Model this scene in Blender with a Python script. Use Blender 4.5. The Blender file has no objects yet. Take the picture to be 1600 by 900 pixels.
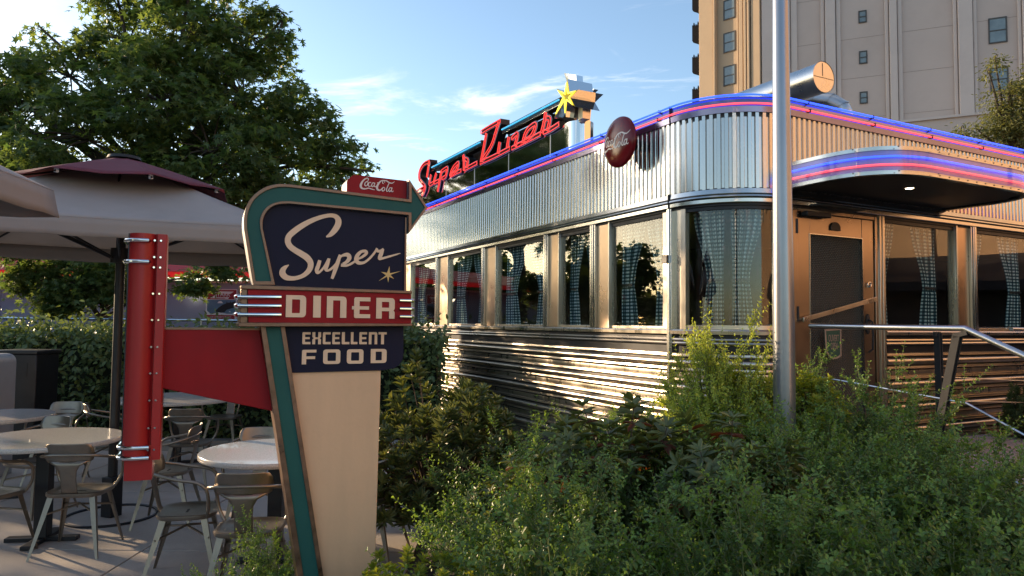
import bpy, math, random
import numpy as np
from mathutils import Vector, Matrix
R = math.radians
sc = bpy.context.scene
random.seed(7); rng = np.random.default_rng(7)

# ------------------------------------------------------------------ camera
F, PIT, ROL, CAMZ = 1105.0, 0.0497, 0.0090, 1.6
cp, sp = math.cos(PIT), math.sin(PIT)
cF = np.array([0, cp, sp]); cR = np.array([1., 0, 0]); cU = np.cross(cR, cF)
cR2 = cR*math.cos(ROL) + cU*math.sin(ROL); cU2 = cU*math.cos(ROL) - cR*math.sin(ROL)
cam = bpy.data.cameras.new('camera'); cam.sensor_width = 36; cam.lens = F/1600*36
cam.clip_start = .05; cam.clip_end = 3000
camo = bpy.data.objects.new('camera', cam); sc.collection.objects.link(camo)
m = Matrix([[cR2[i], cU2[i], -cF[i], 0] for i in range(3)] + [[0, 0, 0, 1]]); m[2][3] = CAMZ
camo.matrix_world = m; sc.camera = camo

# ------------------------------------------------------------------ world and sun
SUN_AZ, SUN_EL = R(61.5), R(13)       # azimuth left of the +Y axis
sd = Vector((-math.sin(SUN_AZ)*math.cos(SUN_EL), math.cos(SUN_AZ)*math.cos(SUN_EL), math.sin(SUN_EL)))
w = bpy.data.worlds.new('World'); sc.world = w; w.use_nodes = True
nt = w.node_tree; N = nt.nodes; L = nt.links
bg = N['Background']
sky = N.new('ShaderNodeTexSky'); sky.sky_type = 'NISHITA'; sky.sun_disc = False
sky.sun_elevation = SUN_EL; sky.sun_rotation = -SUN_AZ
sky.air_density = 1.0; sky.dust_density = .6; sky.ozone_density = 1.6
tc = N.new('ShaderNodeTexCoord'); sx = N.new('ShaderNodeSeparateXYZ'); L.new(tc.outputs['Generated'], sx.inputs[0])
def wm(op, a, b=None, c=None):
    n = N.new('ShaderNodeMath'); n.operation = op
    for i, q in enumerate((a, b, c)):
        if q is None: continue
        if isinstance(q, (int, float)): n.inputs[i].default_value = q
        else: L.new(q, n.inputs[i])
    return n.outputs[0]
zc = wm('ADD', wm('MAXIMUM', sx.outputs[2], 0.0), 0.10)
cx = wm('DIVIDE', sx.outputs[0], zc); cy = wm('DIVIDE', sx.outputs[1], zc)
cb = N.new('ShaderNodeCombineXYZ'); L.new(cx, cb.inputs[0]); L.new(cy, cb.inputs[1])
mp = N.new('ShaderNodeMapping'); mp.inputs['Rotation'].default_value = (0, 0, R(-28)); mp.inputs['Scale'].default_value = (.6, 1.15, 1)
mp.inputs['Location'].default_value = (3.3, 1.2, 0)
L.new(cb.outputs[0], mp.inputs[0])
n1 = N.new('ShaderNodeTexNoise'); n1.inputs['Scale'].default_value = 2.1; n1.inputs['Detail'].default_value = 9; n1.inputs['Roughness'].default_value = .62
n1.inputs['Distortion'].default_value = .8; L.new(mp.outputs[0], n1.inputs['Vector'])
mr = N.new('ShaderNodeMapRange'); mr.interpolation_type = 'SMOOTHSTEP'
mr.inputs['From Min'].default_value = .53; mr.inputs['From Max'].default_value = .76; mr.inputs['To Max'].default_value = .85
L.new(n1.outputs['Fac'], mr.inputs['Value'])
mx = N.new('ShaderNodeMix'); mx.data_type = 'RGBA'; L.new(mr.outputs[0], mx.inputs['Factor']); L.new(sky.outputs[0], mx.inputs[6])
mx.inputs[7].default_value = (5.6, 5.5, 5.6, 1)
L.new(mx.outputs[2], bg.inputs['Color']); bg.inputs['Strength'].default_value = .13
sun = bpy.data.lights.new('sun', 'SUN'); sun.energy = 3.9; sun.angle = R(.55); sun.color = (1, .74, .46)
suno = bpy.data.objects.new('sun', sun); sc.collection.objects.link(suno); suno.rotation_euler = (-sd).to_track_quat('-Z', 'Y').to_euler()
sc.view_settings.view_transform = 'Standard'; sc.view_settings.look = 'None'
sc.view_settings.exposure = 1.22; sc.view_settings.gamma = 1
try:
    sc.cycles.max_bounces = 8; sc.cycles.transparent_max_bounces = 12; sc.cycles.glossy_bounces = 4; sc.cycles.diffuse_bounces = 3
    sc.cycles.sample_clamp_indirect = 6
except Exception: pass

# ------------------------------------------------------------------ helpers
def ray(x, y): return cF + cR2*(x-800)/F - cU2*(y-450)/F
class Pl:
    "a vertical plane through O with horizontal direction at angle b; local axes: x along it, y away from the viewer, z up"
    def __init__(s, O, b): s.O = np.array([O[0], O[1], 0.]); s.b = b; s.e = np.array([math.cos(b), math.sin(b), 0]); s.a = np.array([-math.sin(b), math.cos(b), 0])
    def at(s, x, y, off=0.):       # pixel -> (local x, z) on the plane, off metres towards the viewer
        d = ray(x, y); t = (s.O @ s.a - off)/(d @ s.a); P = d*t; return ((P - s.O) @ s.e, P[2] + CAMZ)
    def pts(s, l, off=0.): return [s.at(x, y, off) for x, y in l]

class MB:
    def __init__(s): s.V = []; s.F = []; s.mi = []; s.m = 0
    def add(s, V, Fc):
        o = len(s.V); s.V += [tuple(map(float, v)) for v in V]; s.F += [tuple(i+o for i in f) for f in Fc]; s.mi += [s.m]*len(Fc); return s
    def box(s, a, b):
        x0, y0, z0 = a; x1, y1, z1 = b
        return s.add([(x0,y0,z0),(x1,y0,z0),(x1,y1,z0),(x0,y1,z0),(x0,y0,z1),(x1,y0,z1),(x1,y1,z1),(x0,y1,z1)],
                     [(0,3,2,1),(4,5,6,7),(0,1,5,4),(1,2,6,5),(2,3,7,6),(3,0,4,7)])
    def prism(s, poly, y0, y1):    # polygon in x,z, extruded from y0 to y1
        n = len(poly); V = [(p[0], y0, p[1]) for p in poly] + [(p[0], y1, p[1]) for p in poly]
        return s.add(V, [tuple(range(n)), tuple(range(2*n-1, n-1, -1))] + [(i, i+n, (i+1) % n + n, (i+1) % n) for i in range(n)])
    def slab(s, poly, z0, z1):     # polygon in x,y extruded in z
        n = len(poly); V = [(p[0], p[1], z0) for p in poly] + [(p[0], p[1], z1) for p in poly]
        return s.add(V, [tuple(range(n-1, -1, -1)), tuple(range(n, 2*n))] + [(i, (i+1) % n, (i+1) % n + n, i+n) for i in range(n)])
    def ring(s, outer, inner, y0, y1):
        n = len(outer); V = [(p[0], y, p[1]) for y in (y0, y1) for l in (outer, inner) for p in l]; Fc = []
        for i in range(n):
            j = (i+1) % n; Fc += [(i, j, n+j, n+i), (2*n+i, 3*n+i, 3*n+j, 2*n+j), (i, 2*n+i, 2*n+j, j), (n+i, n+j, 3*n+j, 3*n+i)]
        return s.add(V, Fc)
    def tube(s, path, r, n=8, cap=True, closed=False):
        P = [Vector(p) for p in path]; k = len(P); rr = r if isinstance(r, (list, tuple)) else [r]*k
        V = []; up = None
        for i in range(k):
            if closed: t = (P[(i+1) % k]-P[i-1])
            else: t = (P[min(i+1, k-1)]-P[max(i-1, 0)])
            t.normalize()
            if up is None:
                up = Vector((0, 0, 1)) if abs(t.z) < .9 else Vector((1, 0, 0))
            up = (up - t*up.dot(t))
            if up.length < 1e-4: up = Vector((1, .3, .2)) - t*Vector((1, .3, .2)).dot(t)
            up.normalize(); sd_ = t.cross(up)
            for j in range(n):
                a = 2*math.pi*j/n; V.append(P[i] + (up*math.cos(a)+sd_*math.sin(a))*rr[i])
        Fc = []
        for i in range(k if closed else k-1):
            i2 = (i+1) % k
            for j in range(n): Fc.append((i*n+j, i*n+(j+1) % n, i2*n+(j+1) % n, i2*n+j))
        if cap and not closed: Fc += [tuple(range(n-1, -1, -1)), tuple(range((k-1)*n, k*n))]
        return s.add(V, Fc)
    def lathe(s, prof, n=32, c=(0, 0)):   # prof (r,z)
        V = [(c[0]+r*math.cos(2*math.pi*j/n), c[1]+r*math.sin(2*math.pi*j/n), z) for r, z in prof for j in range(n)]
        Fc = [(i*n+j, i*n+(j+1) % n, (i+1)*n+(j+1) % n, (i+1)*n+j) for i in range(len(prof)-1) for j in range(n)]
        Fc += [tuple(range(n-1, -1, -1)), tuple(range((len(prof)-1)*n, len(prof)*n))]
        return s.add(V, Fc)
    def grid(s, G, closed=False):  # G[i][j] points
        a, b = len(G), len(G[0]); V = [p for r_ in G for p in r_]
        return s.add(V, [(i*b+j, i*b+j+1, (i+1)*b+j+1, (i+1)*b+j) for i in range(a-1) for j in range(b-1)])

def props(o, label=None, cat=None, group=None, kind=None):
    if label: o['label'] = label
    if cat: o['category'] = cat
    if group: o['group'] = group
    if kind: o['kind'] = kind
    return o
def ob(name, mb, mats, parent=None, ang=35, bev=0, flat=False, **kw):
    me = bpy.data.meshes.new(name)
    me.from_pydata(mb.V, [], mb.F)
    for mt in (mats if isinstance(mats, (list, tuple)) else [mats]): me.materials.append(mt)
    me.polygons.foreach_set('material_index', mb.mi)
    me.validate(); me.update()
    if not flat:
        me.shade_smooth(); me.set_sharp_from_angle(angle=R(ang))
    o = bpy.data.objects.new(name, me); sc.collection.objects.link(o)
    if parent is not None: o.parent = parent
    if bev:
        b = o.modifiers.new('bevel', 'BEVEL'); b.width = bev; b.segments = 2; b.limit_method = 'ANGLE'; b.angle_limit = R(40)
    return props(o, **kw)
def empty(name, loc, rz=0, **kw):
    o = bpy.data.objects.new(name, None); o.empty_display_size = .1; o.location = loc; o.rotation_euler = (0, 0, rz); sc.collection.objects.link(o)
    return props(o, **kw)
def copy_tree(o, parent=None):
    c = o.copy(); sc.collection.objects.link(c)
    if parent is not None: c.parent = parent
    for ch in list(o.children): copy_tree(ch, c)
    return c
def catmull(P, n=6, closed=False):
    P = [np.array(p, float) for p in P]; out = []; k = len(P)
    for i in range(k if closed else k-1):
        if closed: a, b, c, d = P[i-1], P[i], P[(i+1) % k], P[(i+2) % k]
        else: a, b, c, d = P[max(i-1, 0)], P[i], P[i+1], P[min(i+2, k-1)]
        for j in range(n):
            t = j/n; out.append(.5*((2*b)+(-a+c)*t+(2*a-5*b+4*c-d)*t*t+(-a+3*b-3*c+d)*t**3))
    if not closed: out.append(P[-1])
    return out
def rpoly(pts, n=5):   # (x,z[,r]) corners with radius
    out = []; k = len(pts)
    for i in range(k):
        p = np.array(pts[i][:2], float); r = pts[i][2] if len(pts[i]) > 2 else 0
        if r <= 0: out.append(tuple(p)); continue
        a = np.array(pts[i-1][:2], float)-p; b = np.array(pts[(i+1) % k][:2], float)-p
        a /= np.linalg.norm(a); b /= np.linalg.norm(b)
        s, e = p+a*r, p+b*r
        for j in range(n+1):
            t = j/n; out.append(tuple((1-t)**2*s+2*t*(1-t)*p+t*t*e))
    return out

# ------------------------------------------------------------------ materials
def mat(name, col=(.5, .5, .5), rough=.5, metal=0., spec=.5, emit=None, estr=0, noise=None, bump=None, trans=0, coat=0, sheen=0, rvar=0, dirt=None):
    """noise=(scale, amount) tone variation; bump=(scale, strength); dirt=(scale, amount, colour)"""
    mt = bpy.data.materials.new(name); mt.use_nodes = True; nt = mt.node_tree; N = nt.nodes; L = nt.links
    b = N['Principled BSDF']; b.inputs['Base Color'].default_value = (*col, 1); b.inputs['Roughness'].default_value = rough
    b.inputs['Metallic'].default_value = metal; b.inputs['Specular IOR Level'].default_value = spec; b.inputs['Coat Weight'].default_value = coat
    if emit: b.inputs['Emission Color'].default_value = (*emit, 1); b.inputs['Emission Strength'].default_value = estr
    t = N.new('ShaderNodeTexCoord')
    cur = None
    if noise:
        n = N.new('ShaderNodeTexNoise'); n.inputs['Scale'].default_value = noise[0]; n.inputs['Detail'].default_value = 6; n.inputs['Roughness'].default_value = .6
        if len(noise) > 2:
            mpn = N.new('ShaderNodeMapping'); mpn.inputs['Scale'].default_value = noise[2]; L.new(t.outputs['Object'], mpn.inputs[0]); L.new(mpn.outputs[0], n.inputs['Vector'])
        else: L.new(t.outputs['Object'], n.inputs['Vector'])
        r = N.new('ShaderNodeMapRange'); r.inputs['From Min'].default_value = .25; r.inputs['From Max'].default_value = .75
        r.inputs['To Min'].default_value = 1-noise[1]; r.inputs['To Max'].default_value = 1+noise[1]; L.new(n.outputs['Fac'], r.inputs[0])
        v = N.new('ShaderNodeVectorMath'); v.operation = 'SCALE'; v.inputs[0].default_value = col; L.new(r.outputs[0], v.inputs['Scale'])
        cur = v.outputs[0]
        if rvar:
            r2 = N.new('ShaderNodeMapRange'); r2.inputs['From Min'].default_value = .3; r2.inputs['From Max'].default_value = .7
            r2.inputs['To Min'].default_value = max(.02, rough-rvar); r2.inputs['To Max'].default_value = rough+rvar; L.new(n.outputs['Fac'], r2.inputs[0]); L.new(r2.outputs[0], b.inputs['Roughness'])
    if dirt:
        n = N.new('ShaderNodeTexNoise'); n.inputs['Scale'].default_value = dirt[0]; n.inputs['Detail'].default_value = 8; n.inputs['Roughness'].default_value = .7; L.new(t.outputs['Object'], n.inputs['Vector'])
        r = N.new('ShaderNodeMapRange'); r.inputs['From Min'].default_value = .5; r.inputs['From Max'].default_value = .75; r.inputs['To Max'].default_value = dirt[1]; L.new(n.outputs['Fac'], r.inputs[0])
        mxx = N.new('ShaderNodeMix'); mxx.data_type = 'RGBA'; L.new(r.outputs[0], mxx.inputs['Factor'])
        if cur is not None: L.new(cur, mxx.inputs[6])
        else: mxx.inputs[6].default_value = (*col, 1)
        mxx.inputs[7].default_value = (*dirt[2], 1); cur = mxx.outputs[2]
    if cur is not None: L.new(cur, b.inputs['Base Color'])
    if bump:
        n = N.new('ShaderNodeTexNoise'); n.inputs['Scale'].default_value = bump[0]; n.inputs['Detail'].default_value = 4
        if len(bump) > 2:
            mpn = N.new('ShaderNodeMapping'); mpn.inputs['Scale'].default_value = bump[2]; L.new(t.outputs['Object'], mpn.inputs[0]); L.new(mpn.outputs[0], n.inputs['Vector'])
        else: L.new(t.outputs['Object'], n.inputs['Vector'])
        bp = N.new('ShaderNodeBump'); bp.inputs['Strength'].default_value = bump[1]; bp.inputs['Distance'].default_value = .01; L.new(n.outputs['Fac'], bp.inputs['Height']); L.new(bp.outputs[0], b.inputs['Normal'])
    if trans:
        tr = N.new('ShaderNodeBsdfTranslucent')
        if cur is not None: L.new(cur, tr.inputs['Color'])
        else: tr.inputs['Color'].default_value = (*col, 1)
        ms = N.new('ShaderNodeMixShader'); ms.inputs[0].default_value = trans; L.new(b.outputs[0], ms.inputs[1]); L.new(tr.outputs[0], ms.inputs[2]); L.new(ms.outputs[0], N['Material Output'].inputs['Surface'])
    return mt
def leafmat(name, c0, c1, rough=.45, tr=.35, tcol=None, spec=.4):
    mt = bpy.data.materials.new(name); mt.use_nodes = True; nt = mt.node_tree; N = nt.nodes; L = nt.links
    b = N['Principled BSDF']; b.inputs['Roughness'].default_value = rough; b.inputs['Specular IOR Level'].default_value = spec
    at = N.new('ShaderNodeAttribute'); at.attribute_name = 'tint'
    mxx = N.new('ShaderNodeMix'); mxx.data_type = 'RGBA'; L.new(at.outputs['Fac'], mxx.inputs['Factor']); mxx.inputs[6].default_value = (*c0, 1); mxx.inputs[7].default_value = (*c1, 1)
    L.new(mxx.outputs[2], b.inputs['Base Color'])
    t = N.new('ShaderNodeBsdfTranslucent'); v = N.new('ShaderNodeMix'); v.data_type = 'RGBA'; v.blend_type = 'MULTIPLY'; v.inputs['Factor'].default_value = 1
    L.new(mxx.outputs[2], v.inputs[6]); v.inputs[7].default_value = (*(tcol or (2.2, 2.0, .9)), 1); L.new(v.outputs[2], t.inputs['Color'])
    ms = N.new('ShaderNodeMixShader'); ms.inputs[0].default_value = tr; L.new(b.outputs[0], ms.inputs[1]); L.new(t.outputs[0], ms.inputs[2]); L.new(ms.outputs[0], N['Material Output'].inputs['Surface'])
    return mt
STEEL = mat('stainless_steel', (.53, .52, .50), .2, 1, noise=(3, .08, (1, 1, .3)), rvar=.05, bump=(1.1, .04, (1, 1, .25)))
STEEL2 = mat('brushed_steel', (.62, .55, .46), .30, 1, noise=(9, .10, (1, 1, .2)), rvar=.07, bump=(2, .03))
RIBS = mat('ribbed_steel', (.52, .46, .38), .30, 1, noise=(2, .06), rvar=.05, bump=(2.2, .03))
MIRROR = mat('polished_steel', (.72, .72, .70), .07, 1, bump=(1.1, .2))
CHROME = mat('chrome', (.78, .78, .77), .09, 1)
RAILM = mat('rail_steel', (.50, .52, .55), .28, 1, noise=(12, .08))
POSTM = mat('post_grey_metal', (.045, .043, .043), .7, 0, spec=.12, noise=(10, .15))
POLEM = mat('pole_grey_paint', (.33, .34, .37), .28, .75, noise=(6, .06), bump=(30, .03), dirt=(3, .25, (.2, .17, .15)))
MULL = mat('mullion_steel', (.50, .37, .27), .3, 1, noise=(3, .08), rvar=.05)
DOORM = mat('bronze_door_steel', (.42, .325, .245), .3, 1, noise=(3, .08), rvar=.05, bump=(3, .05))
DARK = mat('black_rubber', (.015, .015, .016), .6)
DARKM = mat('dark_metal', (.03, .03, .034), .4, .6, noise=(8, .2))
BRONZE = mat('weathered_bronze_trim', (.21, .125, .085), .38, .75, noise=(16, .35), rvar=.12, dirt=(14, .6, (.16, .13, .10)), bump=(45, .1))
SILVERP = mat('silver_paint', (.42, .43, .46), .4, .6, noise=(6, .1), dirt=(5, .4, (.2, .2, .2)))
TEAL = mat('teal_paint', (.022, .105, .092), .5, spec=.2, noise=(5, .10), dirt=(9, .3, (.03, .10, .095)))
NAVY = mat('navy_paint', (.012, .013, .034), .5, spec=.15, noise=(4, .08), dirt=(20, .2, (.022, .024, .044)))
SRED = mat('sign_red_paint', (.30, .008, .013), .5, spec=.2, noise=(7, .16, (1, 1, .2)), dirt=(11, .5, (.22, .012, .016)))
PRED = mat('post_red_paint', (.36, .018, .020), .36, spec=.35, noise=(3, .08, (1, 1, .3)), dirt=(7, .35, (.28, .03, .03)), bump=(25, .03))
CREAM = mat('cream_paint', (.76, .50, .30), .5, noise=(5, .09, (1, 1, .12)), dirt=(5, .22, (.52, .32, .18)), bump=(60, .05))
LETC = mat('cream_lettering', (.86, .62, .42), .5, noise=(9, .05))
GOLDL = mat('gold_star', (.75, .50, .18), .45, noise=(9, .05))
WHITEL = mat('white_lettering', (.80, .68, .62), .5)
WHITES = mat('white_lettering_small', (.72, .74, .8), .5)
PANEW = mat('milky_plastic', (.62, .60, .60), .4)
N_RED = mat('red_neon', (.8, .12, .1), .3, emit=(1, .05, .04), estr=.5)
N_PINK = mat('pink_red_neon', (.8, .15, .15), .3, emit=(1, .06, .085), estr=.95)
N_BLUE = mat('blue_neon', (.1, .2, .8), .3, emit=(.015, .07, 1), estr=1.25)
N_CYAN = mat('cyan_neon', (.2, .6, .8), .3, emit=(.04, .42, .7), estr=.55)
N_YEL = mat('yellow_neon', (.8, .75, .2), .3, emit=(.80, .66, .05), estr=.9)
LAMPM = mat('lamp_glow', (1, .9, .7), .4, emit=(1, .82, .55), estr=5)
CANBACK = mat('canopy_backing', (.30, .26, .52), .25, .3, noise=(4, .1))
NEONBACK = mat('purple_reflective_fascia', (.24, .22, .34), .2, .85, bump=(4, .2), noise=(4, .1))
SOFFIT = mat('soffit_dark', (.035, .033, .033), .5, .3)
ROOFM = mat('roof_felt', (.08, .08, .085), .9, noise=(6, .2))
INNER = mat('interior_wall', (.05, .028, .02), .6, noise=(3, .2))
INFLOOR = mat('interior_floor', (.03, .03, .03), .4)
CONC = mat('patio_concrete', (.40, .345, .30), .7, noise=(1.1, .16), dirt=(2.3, .45, (.22, .19, .165)), bump=(55, .25))
KERBM = mat('kerb_concrete', (.26, .25, .23), .8, noise=(3, .15), bump=(40, .3))
SOIL = mat('soil', (.035, .026, .018), .95, noise=(14, .4), bump=(30, .8))
GROUNDM = mat('ground', (.12, .11, .10), .9, noise=(.3, .2))
FABRIC = mat('umbrella_fabric', (.42, .385, .365), .85, noise=(3, .08), bump=(5, .35), trans=.25, dirt=(2, .3, (.33, .29, .26)))
FABRICD = mat('umbrella_valance', (.30, .265, .235), .85, noise=(4, .08), bump=(160, .08), dirt=(4, .4, (.22, .19, .16)))
MAROON = mat('maroon_fabric', (.155, .035, .055), .85, noise=(3, .12), bump=(7, .35), trans=.15)
TERR = mat('terrazzo', (.50, .47, .44), .22, noise=(130, .28), coat=.3)
CHAIRM = mat('gunmetal_chair', (.27, .23, .19), .38, .9, noise=(6, .15), rvar=.08, dirt=(22, .3, (.14, .11, .09)))
WALLB = mat('blue_grey_wall', (.27, .31, .45), .6, noise=(1, .1), dirt=(2, .3, (.22, .25, .36)))
REDW = mat('red_awning', (.70, .02, .03), .5, trans=.4, noise=(2, .1))
STUCCO = mat('tan_stucco', (.56, .345, .20), .85, noise=(.6, .08), bump=(9, .5), dirt=(.9, .3, (.48, .29, .17)))
TOWA = mat('tower_stucco_grey', (.50, .405, .355), .85, noise=(.25, .07), bump=(3, .5), dirt=(.35, .5, (.40, .315, .275)))
TOWP = mat('tower_pilaster', (.54, .455, .41), .85, noise=(.4, .06), bump=(3, .3), dirt=(.5, .35, (.40, .33, .30)))
TOWSUN = mat('tower_stucco_sun_tint', (.44, .32, .21), .85, noise=(.4, .07), bump=(3, .4), dirt=(.5, .4, (.36, .26, .17)))  # warm sunlight on the tower corner put into the stucco colour
WINF = mat('window_frame_dark', (.06, .055, .05), .5)
WPANE = mat('grey_window_glass', (.16, .20, .21), .12, 0, spec=.8, noise=(1.5, .25))
BALC = mat('balcony_iron', (.012, .012, .014), .9, spec=.05)
JOINT = mat('stucco_joint', (.30, .24, .215), .9)
BARK = mat('bark', (.055, .042, .03), .9, noise=(14, .3), bump=(22, .8))
TWIG = mat('green_twig', (.125, .155, .055), .7)
TWIGB = mat('brown_twig', (.075, .045, .028), .8)
L_OAK = leafmat('oak_leaf', (.045, .088, .036), (.12, .165, .055), tr=.48)
L_HEDGE = leafmat('hedge_leaf', (.065, .105, .045), (.16, .21, .08), tr=.25)
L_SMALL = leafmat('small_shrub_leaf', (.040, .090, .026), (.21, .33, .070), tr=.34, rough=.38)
L_RHODO = leafmat('rhododendron_leaf', (.055, .085, .030), (.16, .175, .050), tr=.2, rough=.45, spec=.55)
L_RUST = leafmat('rust_leaf', (.13, .035, .018), (.20, .06, .025), tr=.3, rough=.5)
L_YEL = leafmat('yellow_green_leaf', (.13, .19, .025), (.36, .38, .045), tr=.38, rough=.4)
L_BRIGHT = leafmat('bright_shrub_leaf', (.20, .28, .045), (.42, .47, .09), tr=.42, rough=.4)
L_OLIVE = leafmat('olive_leaf', (.075, .09, .035), (.17, .18, .06), tr=.3, rough=.5)

def glassmat(name, refl=.12, tint=(.75, .82, .82)):
    mt = bpy.data.materials.new(name); mt.use_nodes = True; N = mt.node_tree.nodes; L = mt.node_tree.links; N.remove(N['Principled BSDF'])
    t = N.new('ShaderNodeBsdfTransparent'); t.inputs[0].default_value = (*tint, 1)
    g = N.new('ShaderNodeBsdfGlossy'); g.inputs['Roughness'].default_value = .01; g.inputs['Color'].default_value = (.95, .93, .9, 1)
    ge = N.new('ShaderNodeNewGeometry'); dt = N.new('ShaderNodeVectorMath'); dt.operation = 'DOT_PRODUCT'; L.new(ge.outputs['Normal'], dt.inputs[0]); L.new(ge.outputs['Incoming'], dt.inputs[1])
    ab = N.new('ShaderNodeMath'); ab.operation = 'ABSOLUTE'; L.new(dt.outputs['Value'], ab.inputs[0])
    om = N.new('ShaderNodeMath'); om.operation = 'SUBTRACT'; om.inputs[0].default_value = 1; om.use_clamp = True; L.new(ab.outputs[0], om.inputs[1])
    f = N.new('ShaderNodeMath'); f.operation = 'POWER'; f.inputs[1].default_value = 5; L.new(om.outputs[0], f.inputs[0])
    a = N.new('ShaderNodeMath'); a.operation = 'MULTIPLY_ADD'; L.new(f.outputs[0], a.inputs[0]); a.inputs[1].default_value = 1.15; a.inputs[2].default_value = refl; a.use_clamp = True
    n = N.new('ShaderNodeTexNoise'); n.inputs['Scale'].default_value = .9; tcx = N.new('ShaderNodeTexCoord'); L.new(tcx.outputs['Object'], n.inputs['Vector'])
    bp = N.new('ShaderNodeBump'); bp.inputs['Strength'].default_value = .12; bp.inputs['Distance'].default_value = .02; L.new(n.outputs['Fac'], bp.inputs['Height']); L.new(bp.outputs[0], g.inputs['Normal'])
    ms = N.new('ShaderNodeMixShader'); L.new(a.outputs[0], ms.inputs[0]); L.new(t.outputs[0], ms.inputs[1]); L.new(g.outputs[0], ms.inputs[2]); L.new(ms.outputs[0], N['Material Output'].inputs['Surface'])
    return mt
GLASS = glassmat('window_glass', .042, (.95, .98, .98))
CASING = glassmat('clear_plastic_casing', .05, (.9, .9, .95))
def gingham():
    mt = bpy.data.materials.new('gingham_cloth'); mt.use_nodes = True; N = mt.node_tree.nodes; L = mt.node_tree.links; b = N['Principled BSDF']; b.inputs['Roughness'].default_value = .85
    uv = N.new('ShaderNodeUVMap'); uv.uv_map = 'UVMap'; s = N.new('ShaderNodeSeparateXYZ'); L.new(uv.outputs[0], s.inputs[0])
    def M(op, a, b_=None):
        n = N.new('ShaderNodeMath'); n.operation = op
        for i, q in enumerate((a, b_)):
            if q is None: continue
            if isinstance(q, (int, float)): n.inputs[i].default_value = q
            else: L.new(q, n.inputs[i])
        return n.outputs[0]
    a = M('GREATER_THAN', M('FRACT', M('MULTIPLY', s.outputs[0], 1/.034)), .52); c = M('GREATER_THAN', M('FRACT', M('MULTIPLY', s.outputs[1], 1/.034)), .52)
    t = M('MULTIPLY', M('ADD', a, c), .5)
    cr = N.new('ShaderNodeValToRGB'); cr.color_ramp.elements[0].color = (.008, .022, .030, 1); cr.color_ramp.elements[1].color = (.66, .72, .66, 1)
    e = cr.color_ramp.elements.new(.5); e.color = (.045, .11, .12, 1); cr.color_ramp.elements[1].position = .5
    L.new(t, cr.inputs[0]); L.new(cr.outputs[0], b.inputs['Base Color'])
    return mt
GING = gingham()
def diamond():
    mt = bpy.data.materials.new('quilted_mesh_metal'); mt.use_nodes = True; N = mt.node_tree.nodes; L = mt.node_tree.links; b = N['Principled BSDF']
    b.inputs['Base Color'].default_value = (.11, .09, .07, 1); b.inputs['Metallic'].default_value = .8; b.inputs['Roughness'].default_value = .30
    t = N.new('ShaderNodeTexCoord'); mp = N.new('ShaderNodeMapping'); mp.inputs['Rotation'].default_value = (0, R(45), 0); mp.inputs['Scale'].default_value = (1, 0, 1)
    L.new(t.outputs['Object'], mp.inputs[0])
    v = N.new('ShaderNodeTexVoronoi'); v.inputs['Scale'].default_value = 46; v.inputs['Randomness'].default_value = 0; L.new(mp.outputs[0], v.inputs['Vector'])
    bp = N.new('ShaderNodeBump'); bp.inputs['Strength'].default_value = 1; bp.inputs['Distance'].default_value = .02; bp.invert = True
    L.new(v.outputs['Distance'], bp.inputs['Height']); L.new(bp.outputs[0], b.inputs['Normal'])
    return mt
QUILT = diamond()

# ------------------------------------------------------------------ ground and setting
A = .4848; DC = (1.69, 5.51)      # diner corner and its turn
DU = np.array([math.cos(A), math.sin(A)]); DV = np.array([-math.sin(A), math.cos(A)])
def dl(u, v): return tuple(np.array(DC)+DU*u+DV*v)
mb = MB(); mb.add([(-900, -900, -.02), (900, -900, -.02), (900, 900, -.02), (-900, 900, -.02)], [(0, 1, 2, 3)])
ob('ground', mb, GROUNDM, kind='structure')
# patio in concrete bays with recessed joints
bay = empty('patio', (0, 0, 0), kind='structure')
xs = [-11, -8.8, -6.6, -4.45, -2.55, -.66]; ys = [-1, 1.2, 3.3, 5.0, 6.7, 8.75]
for i in range(len(xs)-1):
    for j in range(len(ys)-1):
        mb = MB(); g = .006
        mb.box((xs[i]+g, ys[j]+g, -.1), (xs[i+1]-g, ys[j+1]-g, 0.0)); ob('concrete_slab', mb, CONC, bay, bev=.004)
mb = MB(); mb.box((-11, -1, -.1), (-.66, 8.75, -.012)); ob('joint_filler', mb, DARK, bay)
# planting bed soil
mb = MB(); nx = 30
G = []
for i in range(nx+1):
    row = []
    for j in range(nx+1):
        x = -.62+8.2*i/nx; y = 1.2+9.5*j/nx
        h = .10+.35*min(1, max(0, (y-2.5)/4))*min(1, max(0, (x+.6)/1.5)) + .03*math.sin(5*x)*math.cos(4*y)
        row.append((x, y, h if 0 < i < nx and 0 < j < nx else -.05))
    G.append(row)
mb.grid(G); ob('planting_bed_soil', mb, SOIL, kind='structure')
mb = MB()
mb.box((-12, 9.0, -.05), (-.7, 14.5, .06)); ob('hedge_bed_soil', mb, SOIL, kind='structure')
kr = empty('kerb', (-12, 8.75, 0), kind='structure')
for i in range(12):
    mb = MB(); mb.box((i*.95+.005, 0, -.05), (i*.95+.945, .18, .13)); ob('kerb_stone', mb, KERBM, kr, bev=.012)

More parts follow.
